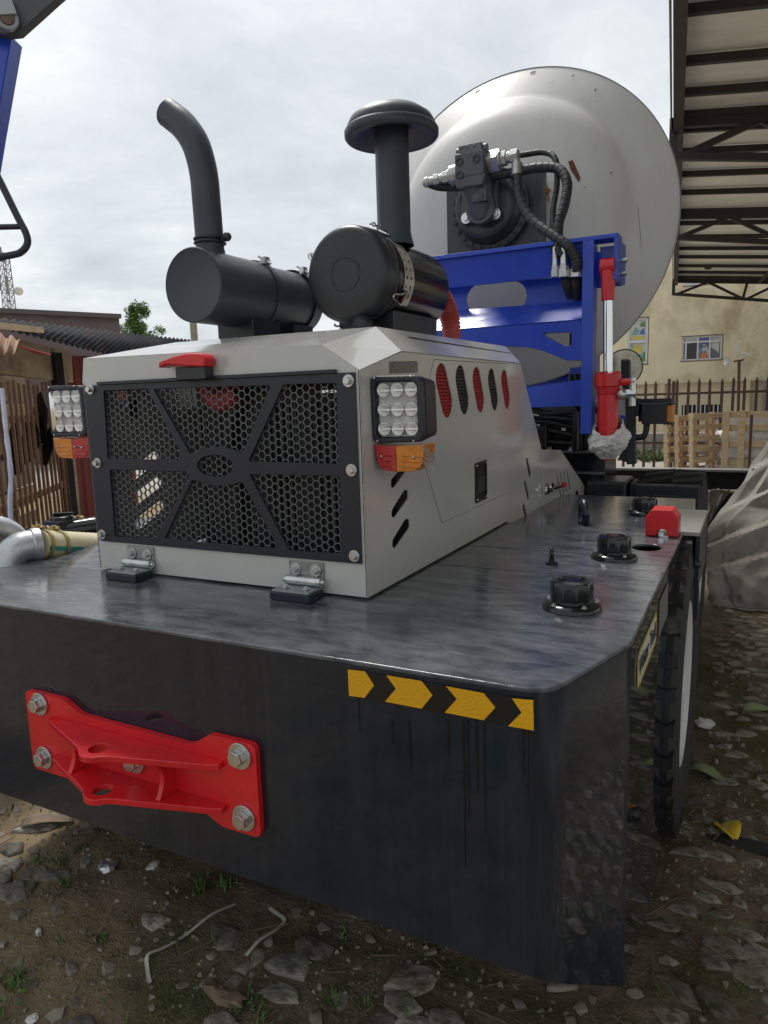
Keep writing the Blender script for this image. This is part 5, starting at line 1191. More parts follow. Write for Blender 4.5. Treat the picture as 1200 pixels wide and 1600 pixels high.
# ---- yellow building
BY = 27.0
BL = thing('yellow_building', 'weathered yellow rendered building with white framed windows beyond the fence', 'building', (3, 30, 0))
bq = lambda px, py, y=BY: (lambda p: (p.x, p.z))(ony(px, py, y))
W1 = [bq(1066, 526), bq(1129, 518), bq(1128, 561), bq(1066, 564)]; wx0, wx1, wz0, wz1 = W1[0][0], W1[1][0], W1[3][1], W1[0][1]-.02
S1 = [bq(986, 498), bq(1013, 496), bq(1012, 566), bq(986, 570)]; sx0, sx1, sz0, sz1 = S1[0][0]-.1, S1[1][0], S1[2][1]-.05, S1[0][1]
U0, U1 = bq(1070, 425), bq(1110, 443); ux0, ux1, uz0, uz1 = U0[0], U1[0], U1[1], U1[1]+1.3
rect = lambda a, b, c, d: [(a, c), (b, c), (b, d), (a, d)]
led_z = bq(1100, 597)[1]
k = B(); BX0, BZ1 = -10.2, 7.3
k = B(); k.plate(rect(BX0, 16, led_z, BZ1), [rect(wx0, wx1, wz0, wz1), rect(sx0, sx1, sz0, sz1), rect(ux0, ux1, uz0, uz1)], lambda u, v: (u, BY, v), (0, .25, 0)); k.build('upper_wall', m_yellow, BL, smooth=False)
k = B(); k.b2((BX0, BY+.25, 0), (16, BY+.55, led_z-.02)); k.b2((BX0, BY+.01, led_z-.02), (16, BY+6, led_z-.001)); k.build('lower_wall', m_yellow2, BL, smooth=False)
for (a, b_) in ((1030, 1038), (1160, 1172), (1192, 1240)):
    k = B(); xa, xb = bq(a, 620)[0], bq(b_, 620)[0]; k.b2((xa, BY+.02, 0), (xb, BY+.25, led_z-.02)); k.build('pilaster', m_yellow if a != 1192 else m_conc, BL, smooth=False)
k = B(); q0, q1 = bq(1064, 652), bq(1125, 632); k.b2((q0[0], BY+.22, q0[1]-.1), (q1[0], BY+.249, q1[1])); op_ = k.build('dark_opening', m_dark, BL, smooth=False)
for i in range(9):
    k = B(); x = q0[0]+(q1[0]-q0[0])*(i+.5)/9; k.b2((x-.015, BY+.18, q0[1]-.1), (x+.015, BY+.21, q1[1])); k.build('opening_bar', m_white, op_, smooth=False)
k = B(); k.b2((BX0, BY-.06, BZ1), (16, BY+.5, BZ1+.15)); k.build('parapet', m_yellow2, BL, smooth=False)
k = B(); k.b2((BX0+.2, BY+.55, .0), (15.7, BY+.56, BZ1-.2)); k.b2((BX0, BY+6, 0), (16, BY+6.3, BZ1)); k.b2((BX0, BY+.3, 0), (BX0+.2, BY+6, BZ1)); k.b2((15.7, BY+.3, 0), (16, BY+6, BZ1)); k.b2((BX0+.2, BY+.3, BZ1-.1), (15.7, BY+6, BZ1-.02)); k.build('building_shell', m_yellow2, BL, smooth=False)
def pane(par, x0, x1, z0, z1, M, nm='pane', y=BY+.09):
    k = B(); k.b2((x0, y, z0), (x1, y+.012, z1)); return k.build(nm, M, par, smooth=False)
def frame(x0, x1, z0, z1, xs, zs, t=.05):
    k = B()
    for x in [x0+t/2]+xs+[x1-t/2]: k.b2((x-t/2, BY+.04, z0), (x+t/2, BY+.12, z1))
    for z in [z0+t/2]+zs+[z1-t/2]: k.b2((x0+t, BY+.043, z-t/2), (x1-t, BY+.117, z+t/2))
    w_ = k.build('window', m_white, BL, smooth=False)
    k = B(); k.b2((x0-.03, BY-.004, z1), (x1+.03, BY+.02, z1+.035)); k.b2((x1, BY-.004, z0), (x1+.035, BY+.02, z1)); k.b2((x0-.04, BY-.006, z0-.04), (x1+.05, BY+.04, z0)); k.build('window_surround', mat('surround_grey', (.20, .175, .13), .9, var=.4, vs=5), w_, smooth=False)
    return w_
wd = wx1-wx0; wh = wz1-wz0; xa, xb, xc = wx0+wd*.10, wx0+wd*.40, wx0+wd*.70; zt_w = wz0+wh*.77
w = frame(wx0, wx1, wz0, wz1, [xa, xb, xc], [zt_w])
m_cblue = mat('pane_blue', (.10, .14, .38), .2); m_cpale = mat('pane_pale', (.55, .55, .52), .3); m_corange = mat('pane_orange', (.62, .20, .05), .3); m_cteal = mat('pane_teal', (.18, .36, .34), .3); m_cyel = mat('pane_yellow', (.62, .50, .10), .3); m_cgrn = mat('pane_green', (.12, .28, .08), .3)
pane(w, wx0+.05, xa, wz0+.05, zt_w, m_sglass); pane(w, xa, xb, wz0+.05, zt_w, m_glass); pane(w, xb, xc, wz0+.05, zt_w, m_cblue); pane(w, xc, wx1-.05, wz0+.05, zt_w, m_sglass)
pane(w, wx0+.05, xa, zt_w, wz1-.05, m_sglass); pane(w, xa, xb, zt_w, wz1-.05, m_cpale); pane(w, xb, xc, zt_w, wz1-.05, m_cblue); pane(w, xc, wx1-.05, zt_w, wz1-.05, m_cpale)
def shard(par, pts, M, y=BY+.084): k = B(); k.plate(pts, [], lambda u, v: (u, y, v), (0, .004, 0)); k.build('coloured_pane', M, par, smooth=False)
hx, hz = xc-xb, zt_w-wz0
def sh(x0, z0, w_, h_, pts, M, par): shard(par, [(x0+w_*u, z0+h_*v) for u, v in pts], M)
sh(xb+.03, wz0+.05, hx-.06, hz-.08, [(.15, .0), (.85, 0), (.8, .35), (.5, .42), (.22, .30)], m_corange, w); sh(xb+.03, wz0+.05, hx-.06, hz-.08, [(.28, .45), (.75, .48), (.95, .10), (1, .5), (.8, .75), (.45, .80)], m_cpale, w); sh(xb+.03, wz0+.05, hx-.06, hz-.08, [(0, .0), (.12, .1), (.2, .5), (.0, .75)], m_cteal, w); sh(xb+.03, wz0+.05, hx-.06, hz-.08, [(.45, .72), (.62, .70), (.66, .86), (.5, .92), (.40, .84)], m_cyel, w)
sh(xc+.03, wz0+.05, wx1-xc-.1, hz-.05, [(0, .65), (.95, .3), (.95, 1), (0, 1)], m_cpale, w)
ws = frame(sx0, sx1, sz0, sz1, [], [sz0+(sz1-sz0)*.49], .06); zm_ = sz0+(sz1-sz0)*.49
pane(ws, sx0+.05, sx1-.05, sz0+.05, zm_, m_cpale); pane(ws, sx0+.05, sx1-.05, zm_, sz1-.05, m_cpale)
for (u0, v0, pts, M) in ((0, 0, [(.2, .60), (.5, .45), (.8, .60), (.78, .85), (.5, .95), (.22, .85)], m_cyel), (0, 0, [(0, 0), (.3, .15), (.2, .55), (0, .6)], m_cgrn), (0, 0, [(.7, .1), (1, 0), (1, .5), (.85, .55)], m_cgrn), (0, 0, [(.32, .1), (.68, .1), (.75, .42), (.5, .40), (.28, .45)], m_cblue), (0, 0, [(.05, .75), (.18, .7), (.2, .95), (.05, 1)], m_cteal),
                        (0, 1, [(.0, .05), (.95, .05), (.9, .2), (.1, .22)], m_cyel), (0, 1, [(.1, .3), (.4, .28), (.6, .5), (.3, .7)], m_cteal), (0, 1, [(.55, .3), (.95, .28), (.9, .6), (.7, .55)], m_cblue), (0, 1, [(.6, .7), (.95, .65), (.95, .95), (.65, .9)], m_cgrn)):
    z0_, z1_ = (sz0+.08, zm_-.05) if v0 == 0 else (zm_+.05, sz1-.08); sh(sx0+.08, z0_, sx1-sx0-.16, z1_-z0_, pts, M, ws)
wu = frame(ux0, ux1, uz0, uz1, [(ux0+ux1)/2], []); pane(wu, ux0+.05, ux1-.05, uz0+.05, uz1-.05, mat('pane_sky', (.42, .50, .52), .15))

# ---- palisade fence
FY = 16.5
FN = thing('palisade_fence', 'brown steel palisade fence with pointed pales in front of the yellow building', 'fence', (0, FY, 0))
ftop = ony(1064, 592, FY).z; sp_ = .213
pl = B(); w_, h_ = .058, ftop; pl.prism([(-w_/2, -.010, .05), (w_/2, -.010, .05), (w_/2, -.010, h_-.08), (0, -.010, h_), (-w_/2, -.010, h_-.08)], (0, .02, 0))
x_ = ony(993, 600, FY).x - sp_*8; first = None
for i in range(42):
    x = x_+i*sp_
    if abs(x-ony(1048, 640, FY).x) < .11: continue
    if first is None: first = pl.build('pale', m_brown, FN, smooth=False, at=(x, FY-.03, 0))
    else: inst(first, FN, (x, FY-.03, random.uniform(-.015, .015)), rot=(0, random.uniform(-.006, .006), 0))
for z in (ony(1100, 614, FY).z, ony(1010, 692, FY).z):
    k = B(); k.b2((x_-.5, FY-.015, z-.025), (x_+42*sp_, FY+.02, z+.025)); k.build('rail', m_brown, FN, smooth=False)
for px in (1044, 1051):
    k = B(); x = ony(px, 650, FY).x; k.b2((x-.03, FY-.02, 0), (x+.03, FY+.04, ftop-(.04 if px > 1046 else -.01))); k.build('post', m_brown, FN, smooth=False)
k = B(); k.b2((-9, 21.0, 0), (12, 21.4, .55)); o = k.build('low_wall', m_conc, smooth=False); tag(o, 'low grey concrete wall running behind the palisade fence', 'wall')

# ---- pallets, sacks, lamp pole
PY = 14.6
def pallet(name, c, yaw, w_, h_, nb, label, lean=0.):
    t = thing(name, label, 'pallet', c, 'wooden pallets by the fence'); k = None
    R = Matrix.Rotation(yaw, 3, 'Z') @ Matrix.Rotation(lean, 3, 'X')
    def bx(c_, d_, nm):
        k = B(); k.box(R @ V(c_)+V(c), d_, R); k.build(nm, m_wood, t, bevel=.004)
    for i in range(nb): bx((0, 0, .06+(h_-.12)*i/(nb-1)), (w_, .022, .095), 'board')
    for i in range(3): bx((-w_/2+.04+(w_-.08)*i/2, .055, h_/2), (.075, .085, h_), 'bearer')
    for i in range(3): bx((0, .11, .06+(h_-.12)*i/2), (w_, .022, .095), 'board')
    return t
pb = lambda px: ony(px, 700, PY).x
ph = ony(1100, 645, PY).z
pallet('pallet', V((pb(1070), PY+.1, 0)), radians(62), 1.0, ph-.05, 7, 'pale wooden pallet standing on edge, leftmost beside the fence post', -.05)
pallet('pallet', V((pb(1090), PY+.05, 0)), radians(58), 1.0, ph-.02, 7, 'pale wooden pallet standing on edge, second from the left', -.06)
pallet('pallet', V((pb(1119), PY-.25, 0)), radians(48), 1.0, ph+.02, 7, 'pale wooden pallet standing on edge next to the wrapped sacks', -.05)
CRT = thing('slatted_crate', 'large open slatted wooden crate holding plastic-wrapped sacks', 'crate', (pb(1190), PY, 0))
xL = pb(1132); xR_ = xL+1.9
for z in (.09, .42, .75, 1.04, ph-.03):
    k = B(); k.b2((xL, PY-.40, z-.055), (xR_, PY-.378, z+.055)); k.build('slat', m_wood, CRT, bevel=.004)
for x in (pb(1158), xL+.02, xR_-.02):
    k = B(); k.b2((x-.055, PY-.45, .0), (x+.055, PY-.401, ph+.04)); k.build('upright', m_wood, CRT, bevel=.004)
k = B(); k.b2((xL, PY-.3, .02), (xR_, PY+.8, .08)); k.build('crate_floor', m_wood, CRT)
def sack(name, c, d, label, seed):
    k = B(); n, mm = 16, 10; vs = []
    for j in range(mm+1):
        th = pi*j/mm
        for i in range(n):
            a = 2*pi*i/n; q = V((sin(th)*cos(a), sin(th)*sin(a), cos(th))); q = V([abs(e)**.7*(1 if e > 0 else -1) for e in q]); r = 1+.16*noise.noise(q*2.2+V((seed, 0, 0))); vs.append(V(c)+V((q.x*d[0]*r, q.y*d[1]*r, q.z*d[2]*r)))
    k.add(vs, [(j*n+i, (j+1)*n+i, (j+1)*n+(i+1) % n, j*n+(i+1) % n) for j in range(mm) for i in range(n)]); tag(k.build(name, m_wrap, sharp=28), label, 'sack', 'wrapped sacks in the crate')
for (c, d, lb, sd) in (((pb(1172), PY+.1, .24), (.75, .33, .16), 'grey plastic-wrapped sack at the bottom of the crate', 1), ((pb(1176), PY+.1, .55), (.70, .33, .15), 'grey plastic-wrapped sack second from the bottom of the crate', 2), ((pb(1178), PY+.1, .85), (.68, .33, .15), 'grey plastic-wrapped sack third from the bottom of the crate', 3), ((pb(1185), PY+.1, 1.15), (.62, .33, .14), 'pale wrapped sack lying topmost in the crate', 4)): sack('wrapped_sack', c, d, lb, sd)
k = B(); q = ony(1172, 700, 13.2); k.b2((q.x-.022, 13.18, 0), (q.x+.022, 13.21, ony(1172, 648, 13.2).z)); tag(k.build('steel_stake', m_brown), 'single dark steel stake standing in front of the slatted crate', 'stake')
LPy = 15.6; lp = lambda px, py: ony(px, py, LPy)
LP = thing('solar_lamp', 'thin pole with a white solar panel and small white lamp above the crate', 'solar lamp', (lp(1156, 700).x, LPy, 0))
k = B(); k.cyl((lp(1156, 650).x, LPy, 0), lp(1155, 562), .028, n=8); k.bar(lp(1146, 565), lp(1163, 562), .03, .03); k.build('pole', m_brown, LP)
k = B(); c = lp(1160, 551); R = Matrix.Rotation(radians(24), 3, 'Y'); k.box(c, (.34, .22, .03), R); k.box(c+V((-.10, 0, .08)), (.03, .16, .14)); k.bar(c, lp(1156, 562), .03, .03); k.build('solar_panel', m_white, LP)
k = B(); c = lp(1139, 566); k.cyl(c+V((-.06, 0, .06)), c+V((.04, 0, -.05)), .06, .03, 12); k.ball(c+V((-.04, -.02, -.03)), .05); k.build('lamp_head', m_white, LP)

# ---- dark steel barrier and rag, tarpaulin heap
k = B(); q0, q1 = ony(1000, 740, 8.6), ony(1300, 738, 8.6); k.b2((-2.2, 8.6, 0), (2.6, 8.68, q1.z-.012)); bar = tag(k.build('steel_barrier', m_dark, bevel=.004), 'low black steel barrier panel behind the front wheel', 'barrier')
k = B(); k.b2((-2.2, 8.56, q1.z-.012), (2.6, 8.72, q1.z+.012)); k.build('top_rail', mat('pale_rail', (.34, .34, .33), .4, metal=.3), bar)
k = B(); k.cyl(ony(1110, 768, 8.4), ony(1240, 768, 8.4), .018, n=8); o = tag(k.build('pale_pipe', mat('pale_pipe', (.42, .42, .40), .4)), 'thin pale pipe fixed along the black barrier', 'pipe')
k = B(); vs = []; n, mm = 14, 12
for j in range(mm+1):
    for i in range(n+1):
        u = i/n; v = j/mm; wd_ = 1-.7*v; p = ony(1107+ (6+30*wd_)*u, 764, 8.36); vs.append(p+V((0, .05*noise.noise(V((u*5, v*3, 2)))-.03, -.42*v*(1-.5*u)+.03*noise.noise(V((u*6, v*6, 7))))))
k.add(vs, [(j*(n+1)+i, j*(n+1)+i+1, (j+1)*(n+1)+i+1, (j+1)*(n+1)+i) for j in range(mm) for i in range(n)]); o = k.build('rag', m_tarp); md = o.modifiers.new('thick', 'SOLIDIFY'); md.thickness = .006; tag(o, 'ragged grey cloth tied to the pale pipe on the barrier', 'rag')
k = B(); vs = []; nu, nv = 110, 90
nu, nv = 150, 130
edge = cat_path([atd(1122, 958, 5.85), atd(1112, 930, 5.92), atd(1106, 895, 6.0), atd(1104, 855, 6.1), atd(1108, 818, 6.2), atd(1124, 797, 6.3), atd(1141, 780, 6.36), atd(1168, 738, 6.45), atd(1204, 684, 6.55), atd(1250, 640, 6.75), atd(1300, 620, 7.2)], 14)
sst = lambda a, b, x: (lambda t: t*t*(3-2*t))(min(1, max(0, (x-a)/(b-a))))
def tarp(u, v):
    f = v*(len(edge)-1); i_ = min(int(f), len(edge)-2); E_ = edge[i_].lerp(edge[i_+1], f-i_)
    x = (u**1.25)*1.9; z = E_.z; X = E_.x+x; wv = .03*noise.noise(V((x*2.2, z*2.2, 4.)))
    d = .05*noise.noise(V((X*1.3, z*1.3, 5)))+.006*noise.noise(V((X*14, z*14, 2)))
    hem = sst(.13, .155, x+wv*.6); d += .11*hem*sst(.75, .95, z) - .02*(1-hem)*sst(.0, .13, x)
    # overlapping sagging folds: each step is proud of the one above it and falls back below
    for zl, sl, amp, w in ((1.10, .62, .085, .55), (.86, .50, .10, .42), (.62, .40, .09, .34), (.40, .30, .07, .25)):
        q = (zl+sl*(X-.15)+wv*.6)-z
        if q > -.02: d += amp*sst(-.008, .008, q)*(1-.85*sst(0, w, q))
    w2 = z*.9-X*.62+.06*noise.noise(V((X*1.2, z*1.2, 9.))); d += .022*(1-abs((w2/.19) % 1-.5)*2)**2
    low = sst(.5, .10, z)
    if low > 0: d += low*(.05+.11*noise.voronoi(V((X*5, z*6, .7)))[0][0])-.10*sst(.18, .0, z)
    top = max(0, v-.80)/.20; curl = max(0, 1-x/.05)
    return V((X+.02*noise.noise(V((z*7, 1, 2)))*curl-.05*low*noise.noise(V((z*9, 3, X*4))), E_.y-d+.03*curl+.5*top, max(.012, z+.10*x*v+.07*low*noise.noise(V((X*6, 8, z*4))))))
for j in range(nv+1):
    for i in range(nu+1): vs.append(tarp(i/nu, j/nv))
k.add(vs, [(j*(nu+1)+i, j*(nu+1)+i+1, (j+1)*(nu+1)+i+1, (j+1)*(nu+1)+i) for j in range(nv) for i in range(nu)])
pe_ = atd(1178, 736, 6.38); o = k.build('tarpaulin', m_tarp, sharp=40); md = o.modifiers.new('thick', 'SOLIDIFY'); md.thickness = .010; tag(o, 'large creased grey tarpaulin draped over goods at the right edge', 'tarpaulin')
k = B(); k.lathe(pe_, (-.1, -1, .15), [(.0, .008), (.014, .008), (.024, .004), (.025, -.01)], 20); k.build('eyelet', m_dark, o)
k = B(); k.b2((.55, 6.75, 0), (2.2, 8.2, 1.2)); tag(k.build('covered_goods', m_dark, bevel=.05), 'dark stacked goods hidden behind the grey tarpaulin', 'goods')

# ---- left: slat fence, shed, roof
F0, F1 = atd(3, 597, 6.0), atd(72, 601, 7.2); fd = V((F1.x-F0.x, F1.y-F0.y, 0)); fl = fd.length; fd.normalize(); fnrm = V((-fd.y, fd.x, 0))
if fnrm.dot(F0) < 0: fnrm = -fnrm
SF = thing('slat_fence', 'fence of thin brown upright slats on the left in front of stacked boards', 'fence', (F0.x, F0.y, 0))
stp = fl/9; src = None; sb = B(); sb.b2((-.012, -.012, 0), (.012, .012, 1.0))
for i in range(-7, 14):
    p = F0+fd*(stp*i); zt_ = F0.z+.02+random.uniform(-.03, .03)
    if src is None: src = sb.build('slat', m_slat, SF, smooth=False, at=(p.x, p.y, 0))
    o = src if i == -7 else inst(src, SF, (p.x, p.y, 0)); o.scale = (random.uniform(.85, 1.15), 1, zt_); o.rotation_euler = (0, random.uniform(-.012, .012), atan2(fd.y, fd.x))
for z in (F0.z-.32, .95, .3):
    k = B(); a_, b_ = F0+fd*(-7*stp)+fnrm*.03, F0+fd*(13.4*stp)+fnrm*.03; k.bar((a_.x, a_.y, z), (b_.x, b_.y, z), .035, .06); k.build('rail', m_slat, SF, smooth=False)
SH = thing('market_shed', 'ramshackle wooden shed with stacked board wall and corrugated iron roof', 'shed', (F0.x-.5, F0.y+2, 0))
random.seed(8); z = .02; i = 0; pa_, pb_ = F0+fd*(-9*stp)+fnrm*.45, F0+fd*(14.2*stp)+fnrm*.45
while z < 2.25:
    h_ = random.choice((.16, .22, .28, .34)); k = B(); t_ = random.uniform(-.02, .02); k.bar((pa_.x, pa_.y, z+h_/2+t_), (pb_.x, pb_.y, z+h_/2-t_), .06, h_-.03, (0, 0, 1)); k.build('board', m_wood2 if i % 3 else m_tan, SH, bevel=.006); z += h_+random.choice((.0, .03, .07)); i += 1
k = B(); k.bar((pa_.x+fnrm.x*.2, pa_.y+fnrm.y*.2, 1.2), (pb_.x+fnrm.x*.2, pb_.y+fnrm.y*.2, 1.2), .05, 2.4, (0, 0, 1)); k.build('back_wall', m_dark, SH)
k = B(); random.seed(2)
for (px, py, s_) in ((22, 700, .22), (45, 690, .25), (62, 660, .2), (75, 700, .14)):
    c = atd(px, py, 6.9); n = 8; vs = [c]+[c+V((cos(2*pi*q/n)*s_*random.uniform(.6, 1.1)*.6, sin(2*pi*q/n)*.05, sin(2*pi*q/n)*s_*1.4*random.uniform(.6, 1.2))) for q in range(n)]; k.add(vs, [(0, 1+q, 1+(q+1) % n) for q in range(n)])
o = k.build('black_sheet', m_gloss, SH, smooth=False); md = o.modifiers.new('t', 'SOLIDIFY'); md.thickness = .01
# corrugated roof between the near low edge and the far high edge
E0, E1 = atd(-40, 494, 6.3), atd(300, 532, 10.6); L0, L1 = atd(-60, 495, 5.3), atd(250, 573, 9.6)
def corr(name, A0, A1, C0, C1, nw, amp, M, par):
    k = B(); vs = []; n = nw*8
    for i in range(n+1):
        t = i/n; d = amp*sin(2*pi*nw*t); a = A0.lerp(A1, t); c = C0.lerp(C1, t); vs += [a+V((0, 0, d)), a.lerp(c, .5)+V((0, 0, d)), c+V((0, 0, d))]
    k.add(vs, [(3*i+j, 3*i+j+1, 3*i+j+4, 3*i+j+3) for i in range(n) for j in (0, 1)]); o = k.build(name, M, par, sharp=180); md = o.modifiers.new('t', 'SOLIDIFY'); md.thickness = .006; return o
corr('roof_sheet', E0, E1, L0, L1, 36, .017, m_rust, SH)
corr('roof_sheet', atd(-60, 512, 4.9), atd(30, 529, 5.6), atd(-60, 560, 4.7), atd(22, 552, 5.3), 5, .018, mat('rusty_roof', (.30, .17, .09), .7, var=.3, vs=6), SH)
k = B(); k.bar(atd(-30, 506, 5.2), atd(66, 516, 6.4), .03, .05); k.build('fascia_board', m_tan, SH)
k = B(); k.prism([atd(28, 541, 5.6), atd(50, 547, 5.7), atd(78, 555, 5.8), atd(60, 555, 5.8)], (.0, .02, .01)); k.build('red_scrap', mat('faded_red', (.42, .10, .09), .6), SH)
k = B(); a_, b_ = atd(-10, 545, 6.6), atd(105, 560, 8.0); k.bar((a_.x, a_.y, 2.28), (b_.x, b_.y, 2.22), .1, .35); k.build('eaves_board', m_wood2, SH)
pz_ = atd(101, 700, 7.75); k = B(); k.b2((pz_.x-.05, pz_.y-.05, 0), (pz_.x+.05, pz_.y+.05, 2.35)); k.build('post', m_dark, SH)
pz_ = atd(110, 700, 7.9); k = B(); k.b2((pz_.x-.025, pz_.y-.03, 0), (pz_.x+.025, pz_.y+.03, 2.3)); k.build('post', m_wood2, SH)
r0, r1 = atd(110, 700, 8.1), atd(175, 700, 8.6); r0.z = r1.z = 0; r0.z = 0
k = B(); vs = []; n = 48
dr = (r1-r0); nr_ = V((-dr.y, dr.x, 0)).normalized()
for i in range(n+1):
    t = i/n; q = r0+dr*t*1.6; off = nr_*(.018 if (i % 6) in (0, 1) else 0); vs += [q+off, q+off+V((0, 0, 2.35))]
k.add(vs, [(2*i, 2*i+2, 2*i+3, 2*i+1) for i in range(n)]); o = k.build('red_sheet_wall', m_shedred, SH, smooth=False); md = o.modifiers.new('t', 'SOLIDIFY'); md.thickness = .01
wp0, wp1 = atd(3, 607, 4.6), atd(18, 830, 4.6); k = B(); k.tube(cat_path([wp0, wp0.lerp(wp1, .3)+V((.012, 0, 0)), wp0.lerp(wp1, .6)+V((.03, 0, 0)), wp1+V((0, 0, 0)), V((wp1.x+.02, wp1.y, 0))]), lambda t: .015+.004*noise.noise(V((t*14, 1, 2))), 10)
tag(k.build('wrapped_pole', mat('white_wrap', (.66, .68, .72), .5, var=.12, vs=14, col2=(.12, .2, .5), c2=(.62, .7), c2s=8), sharp=60), 'thin white plastic-wrapped pole leaning at the left edge before the slats', 'pole')
# long brown building behind the shed
a_, b_ = atd(-160, 495, 20), atd(186, 498, 24); c_ = b_+V((-9, 6.5, 0)); d_ = a_+V((-9, 6.5, 0))
k = B(); k.prism([(q.x, q.y, 0) for q in (a_, b_, c_, d_)], (0, 0, b_.z)); LBd = tag(k.build('brown_building', mat('brown_wall', (.13, .10, .10), .85, var=.15, vs=1.5), smooth=False), 'long low dark brown flat-roofed building behind the shed', 'building')
k = B(); k.bar((a_.x, a_.y-.05, b_.z+.06), (b_.x+.1, b_.y-.05, b_.z+.06), .3, .14); k.build('roof_edge', mat('roof_edge', (.09, .075, .075), .7), LBd, smooth=False)
q = atd(303, 520, 13.0); k = B(); k.cyl((q.x, q.y, 0), (q.x, q.y, atd(303, 498, 13).z), .065, n=12); tag(k.build('timber_post', mat('post_grey', (.30, .27, .21), .8), smooth=True), 'pale timber post rising behind the engine hood under the muffler', 'post')
# tree
TR = thing('tree', 'small bright green leafy tree above the corrugated roof', 'tree', (atd(223, 600, 52).x, atd(223, 600, 52).y, 0))
tb = V((atd(223, 600, 52).x, atd(223, 600, 52).y, 0)); tz = atd(223, 478, 52).z
k = B(); k.tube(cat_path([tb, tb+V((.1, 0, tz*.35)), tb+V((-.1, .1, tz*.62)), tb+V((0, 0, tz*.88))]), lambda t: .20*(1-.75*t), 10)
random.seed(14)
for i in range(9):
    a = 2*pi*i/9; z = tz*random.uniform(.45, .8); k.tube([tb+V((0, 0, z)), tb+V((cos(a)*.7, sin(a)*.7, z+.5)), tb+V((cos(a)*1.2, sin(a)*1.2, z+.7))], lambda t: .05*(1-.7*t), 6)
k.build('trunk', m_bark, TR)
k = B()
clumps = [(V((random.gauss(0, .80), random.gauss(0, .80), 0))*(1.2-.85*max(0, (h-.6)/.4)), h) for h in [random.uniform(.48, .99) for _ in range(120)]]
for c, h in clumps:
    cc = tb+c+V((0, 0, tz*h)); rr = random.uniform(.25, .5)
    for i in range(62):
        d = V((random.gauss(0, 1), random.gauss(0, 1), random.gauss(0, 1))).normalized()*rr*random.uniform(.45, 1.05); p = cc+d; a = V((random.gauss(0, 1), random.gauss(0, 1), random.gauss(0, .6))).normalized()*.13; b2_ = a.cross(V((random.gauss(0, 1), random.gauss(0, 1), 1))).normalized()*.05
        k.add([p-a, p+b2_, p+a, p-b2_], [(0, 1, 2, 3)])
k.build('crown', m_leafA, TR, smooth=False)
# lattice tower
tw_ = atd(28, 600, 85); TW = thing('lattice_tower', 'thin steel lattice telecom tower with dish antennas on the skyline', 'tower', (tw_.x, tw_.y, 0))
ht = atd(27, 402, 85).z; k = B(); hw = lambda z: .62-.20*z/ht
cr = [(-1, -1), (1, -1), (1, 1), (-1, 1)]
T_ = lambda i, z: V((tw_.x+cr[i][0]*hw(z), tw_.y+cr[i][1]*hw(z), z))
for i in range(4): k.bar(T_(i, 0), T_(i, ht), .09, .09)
k.build('leg', m_lattice, TW, smooth=False)
k = B(); nb = 22
for j in range(nb):
    z0_, z1_ = ht*j/nb, ht*(j+1)/nb
    for i in range(4):
        k.bar(T_(i, z0_), T_((i+1) % 4, z1_), .05, .05); k.bar(T_(i, z1_), T_((i+1) % 4, z1_), .05, .05)
        k.bar(T_((i+1) % 4, z0_), T_(i, z1_), .05, .05)
k.build('brace', m_lattice, TW, smooth=False)
for (px, py, rr) in ((29, 455, .50), (43, 491, .48), (31, 489, .40)):
    c = atd(px, py, 84); d = (CAM-c); d.z = 0; d.normalize(); d = (d+V((.25, 0, 0))).normalized(); k = B(); k.lathe(c, d, [(0, -.25), (rr*.6, -.2), (rr, 0), (rr, .12), (rr*.9, .2), (0, .22)], 24); k.bar(c, V((tw_.x, tw_.y, c.z)), .08, .08); k.build('dish_antenna', m_dish, TW)
for (dx, z) in ((-.75, ht*.83), (.75, ht*.81), (-.7, ht*.93), (.2, ht*.99)):
    k = B(); k.box((tw_.x+dx, tw_.y-.5, z), (.25, .2, 1.6)); k.build('panel_antenna', m_lattice, TW, smooth=False)

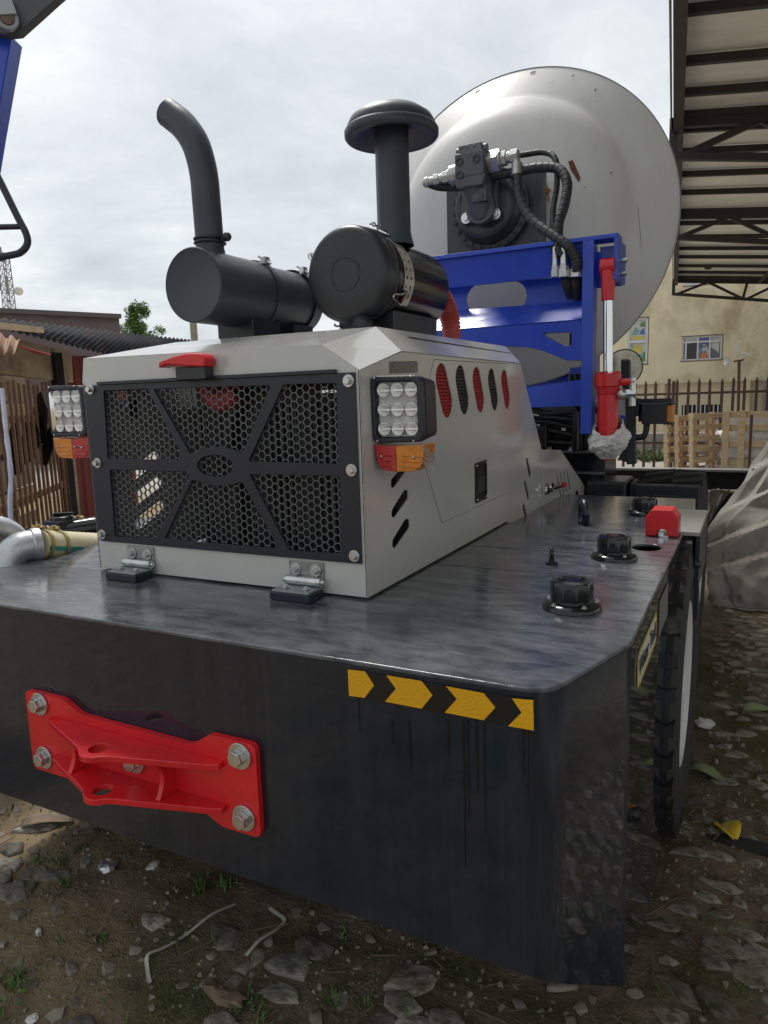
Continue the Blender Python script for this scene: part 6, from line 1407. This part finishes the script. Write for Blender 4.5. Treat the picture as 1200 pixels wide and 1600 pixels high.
# ---- raised loader arm of another machine, top left
LD = thing('loader_arm', 'raised blue loader arm with grey link plate and pin at the top left', 'loader', (-5.2, 2.4, 0))
D_ = 3.1; ev = V((fwd.x, fwd.y, 0)).normalized()*.10
def pixpoly(pts, d): return [atd(px, py, d) for px, py in pts]
k = B(); k.prism(pixpoly([(-140, 30), (-6, 44), (10, 52), (18, 56), (-8, 206), (-60, 520), (-190, 700), (-260, 640)], D_), ev); k.build('boom', m_blue, LD, bevel=.006)
k = B(); k.prism(pixpoly([(-120, -60), (150, -55), (88, -2), (28, 52), (10, 54), (-60, 40)], D_-.06), ev*.5); k.build('link_plate', mat('link_grey', (.05, .055, .058), .45), LD, bevel=.006)
pc = atd(11, 28, D_-.10); ax_ = V((CAM.x-pc.x, CAM.y-pc.y, 0)).normalized(); k = B()
dn_ = atd(-10, -30, D_-.10)-pc; us = dn_.normalized()
k.lathe(pc-ax_*.02, ax_, [(.0465, 0), (.0465, .018), (.043, .022), (.03, .022), (.028, .020), (0, .020)], 28); k.bar(pc+us*.10, pc+us*.005, .085, .03, ax_); k.build('pin_boss', mat('boss_grey', (.28, .30, .31), .4, metal=.4), LD, bevel=.003)
k = B(); k.lathe(pc+ax_*.002, ax_, [(.028, 0), (.026, .004), (.012, .005), (0, .006)], 20); k.build('pin', mat('pin_rust', (.16, .10, .08), .5, metal=.5), LD)
k = B(); k.tube(cat_path([atd(-120, 60, 3.0), atd(-40, 205, 3.0), atd(0, 283, 3.0), atd(28, 340, 3.0), atd(40, 363, 3.0), atd(43, 380, 3.0), atd(34, 393, 3.0), atd(16, 399, 3.0), atd(-60, 412, 3.0), atd(-160, 424, 3.0)], 8), .0145, 12); k.tube([atd(33, 354, 3.0), atd(-130, 358, 3.0)], .0115, 10); k.build('guard_rail', mat('rail_black', (.014, .016, .026), .5), LD)
k = B(); e_ = atd(-190, 640, D_); k.bar(e_+ev*.5, V((e_.x-.5, e_.y-.3, .9)), .3, .3); k.b2((e_.x-1.4, e_.y-1.2, .25), (e_.x+.1, e_.y+.6, .95)); k.build('machine_body', m_blue, LD, bevel=.02)
g0 = atd(-160, 424, 3.0); k = B(); k.bar(g0, e_+V((-.1, 0, .1)), .05, .05); k.bar(atd(-120, 60, 3.0), atd(-140, 60, D_), .05, .05); k.build('rail_stay', m_black, LD)
for dy in (-.9, .35):
    k = B(); k.lathe((e_.x+.02, e_.y+dy, .42), (1, 0, 0), [(.0, -.3), (.22, -.3), (.36, -.28), (.42, -.2), (.42, 0), (.36, .06), (.2, .05), (0, .03)], 36); k.build('wheel', m_rubber, LD)
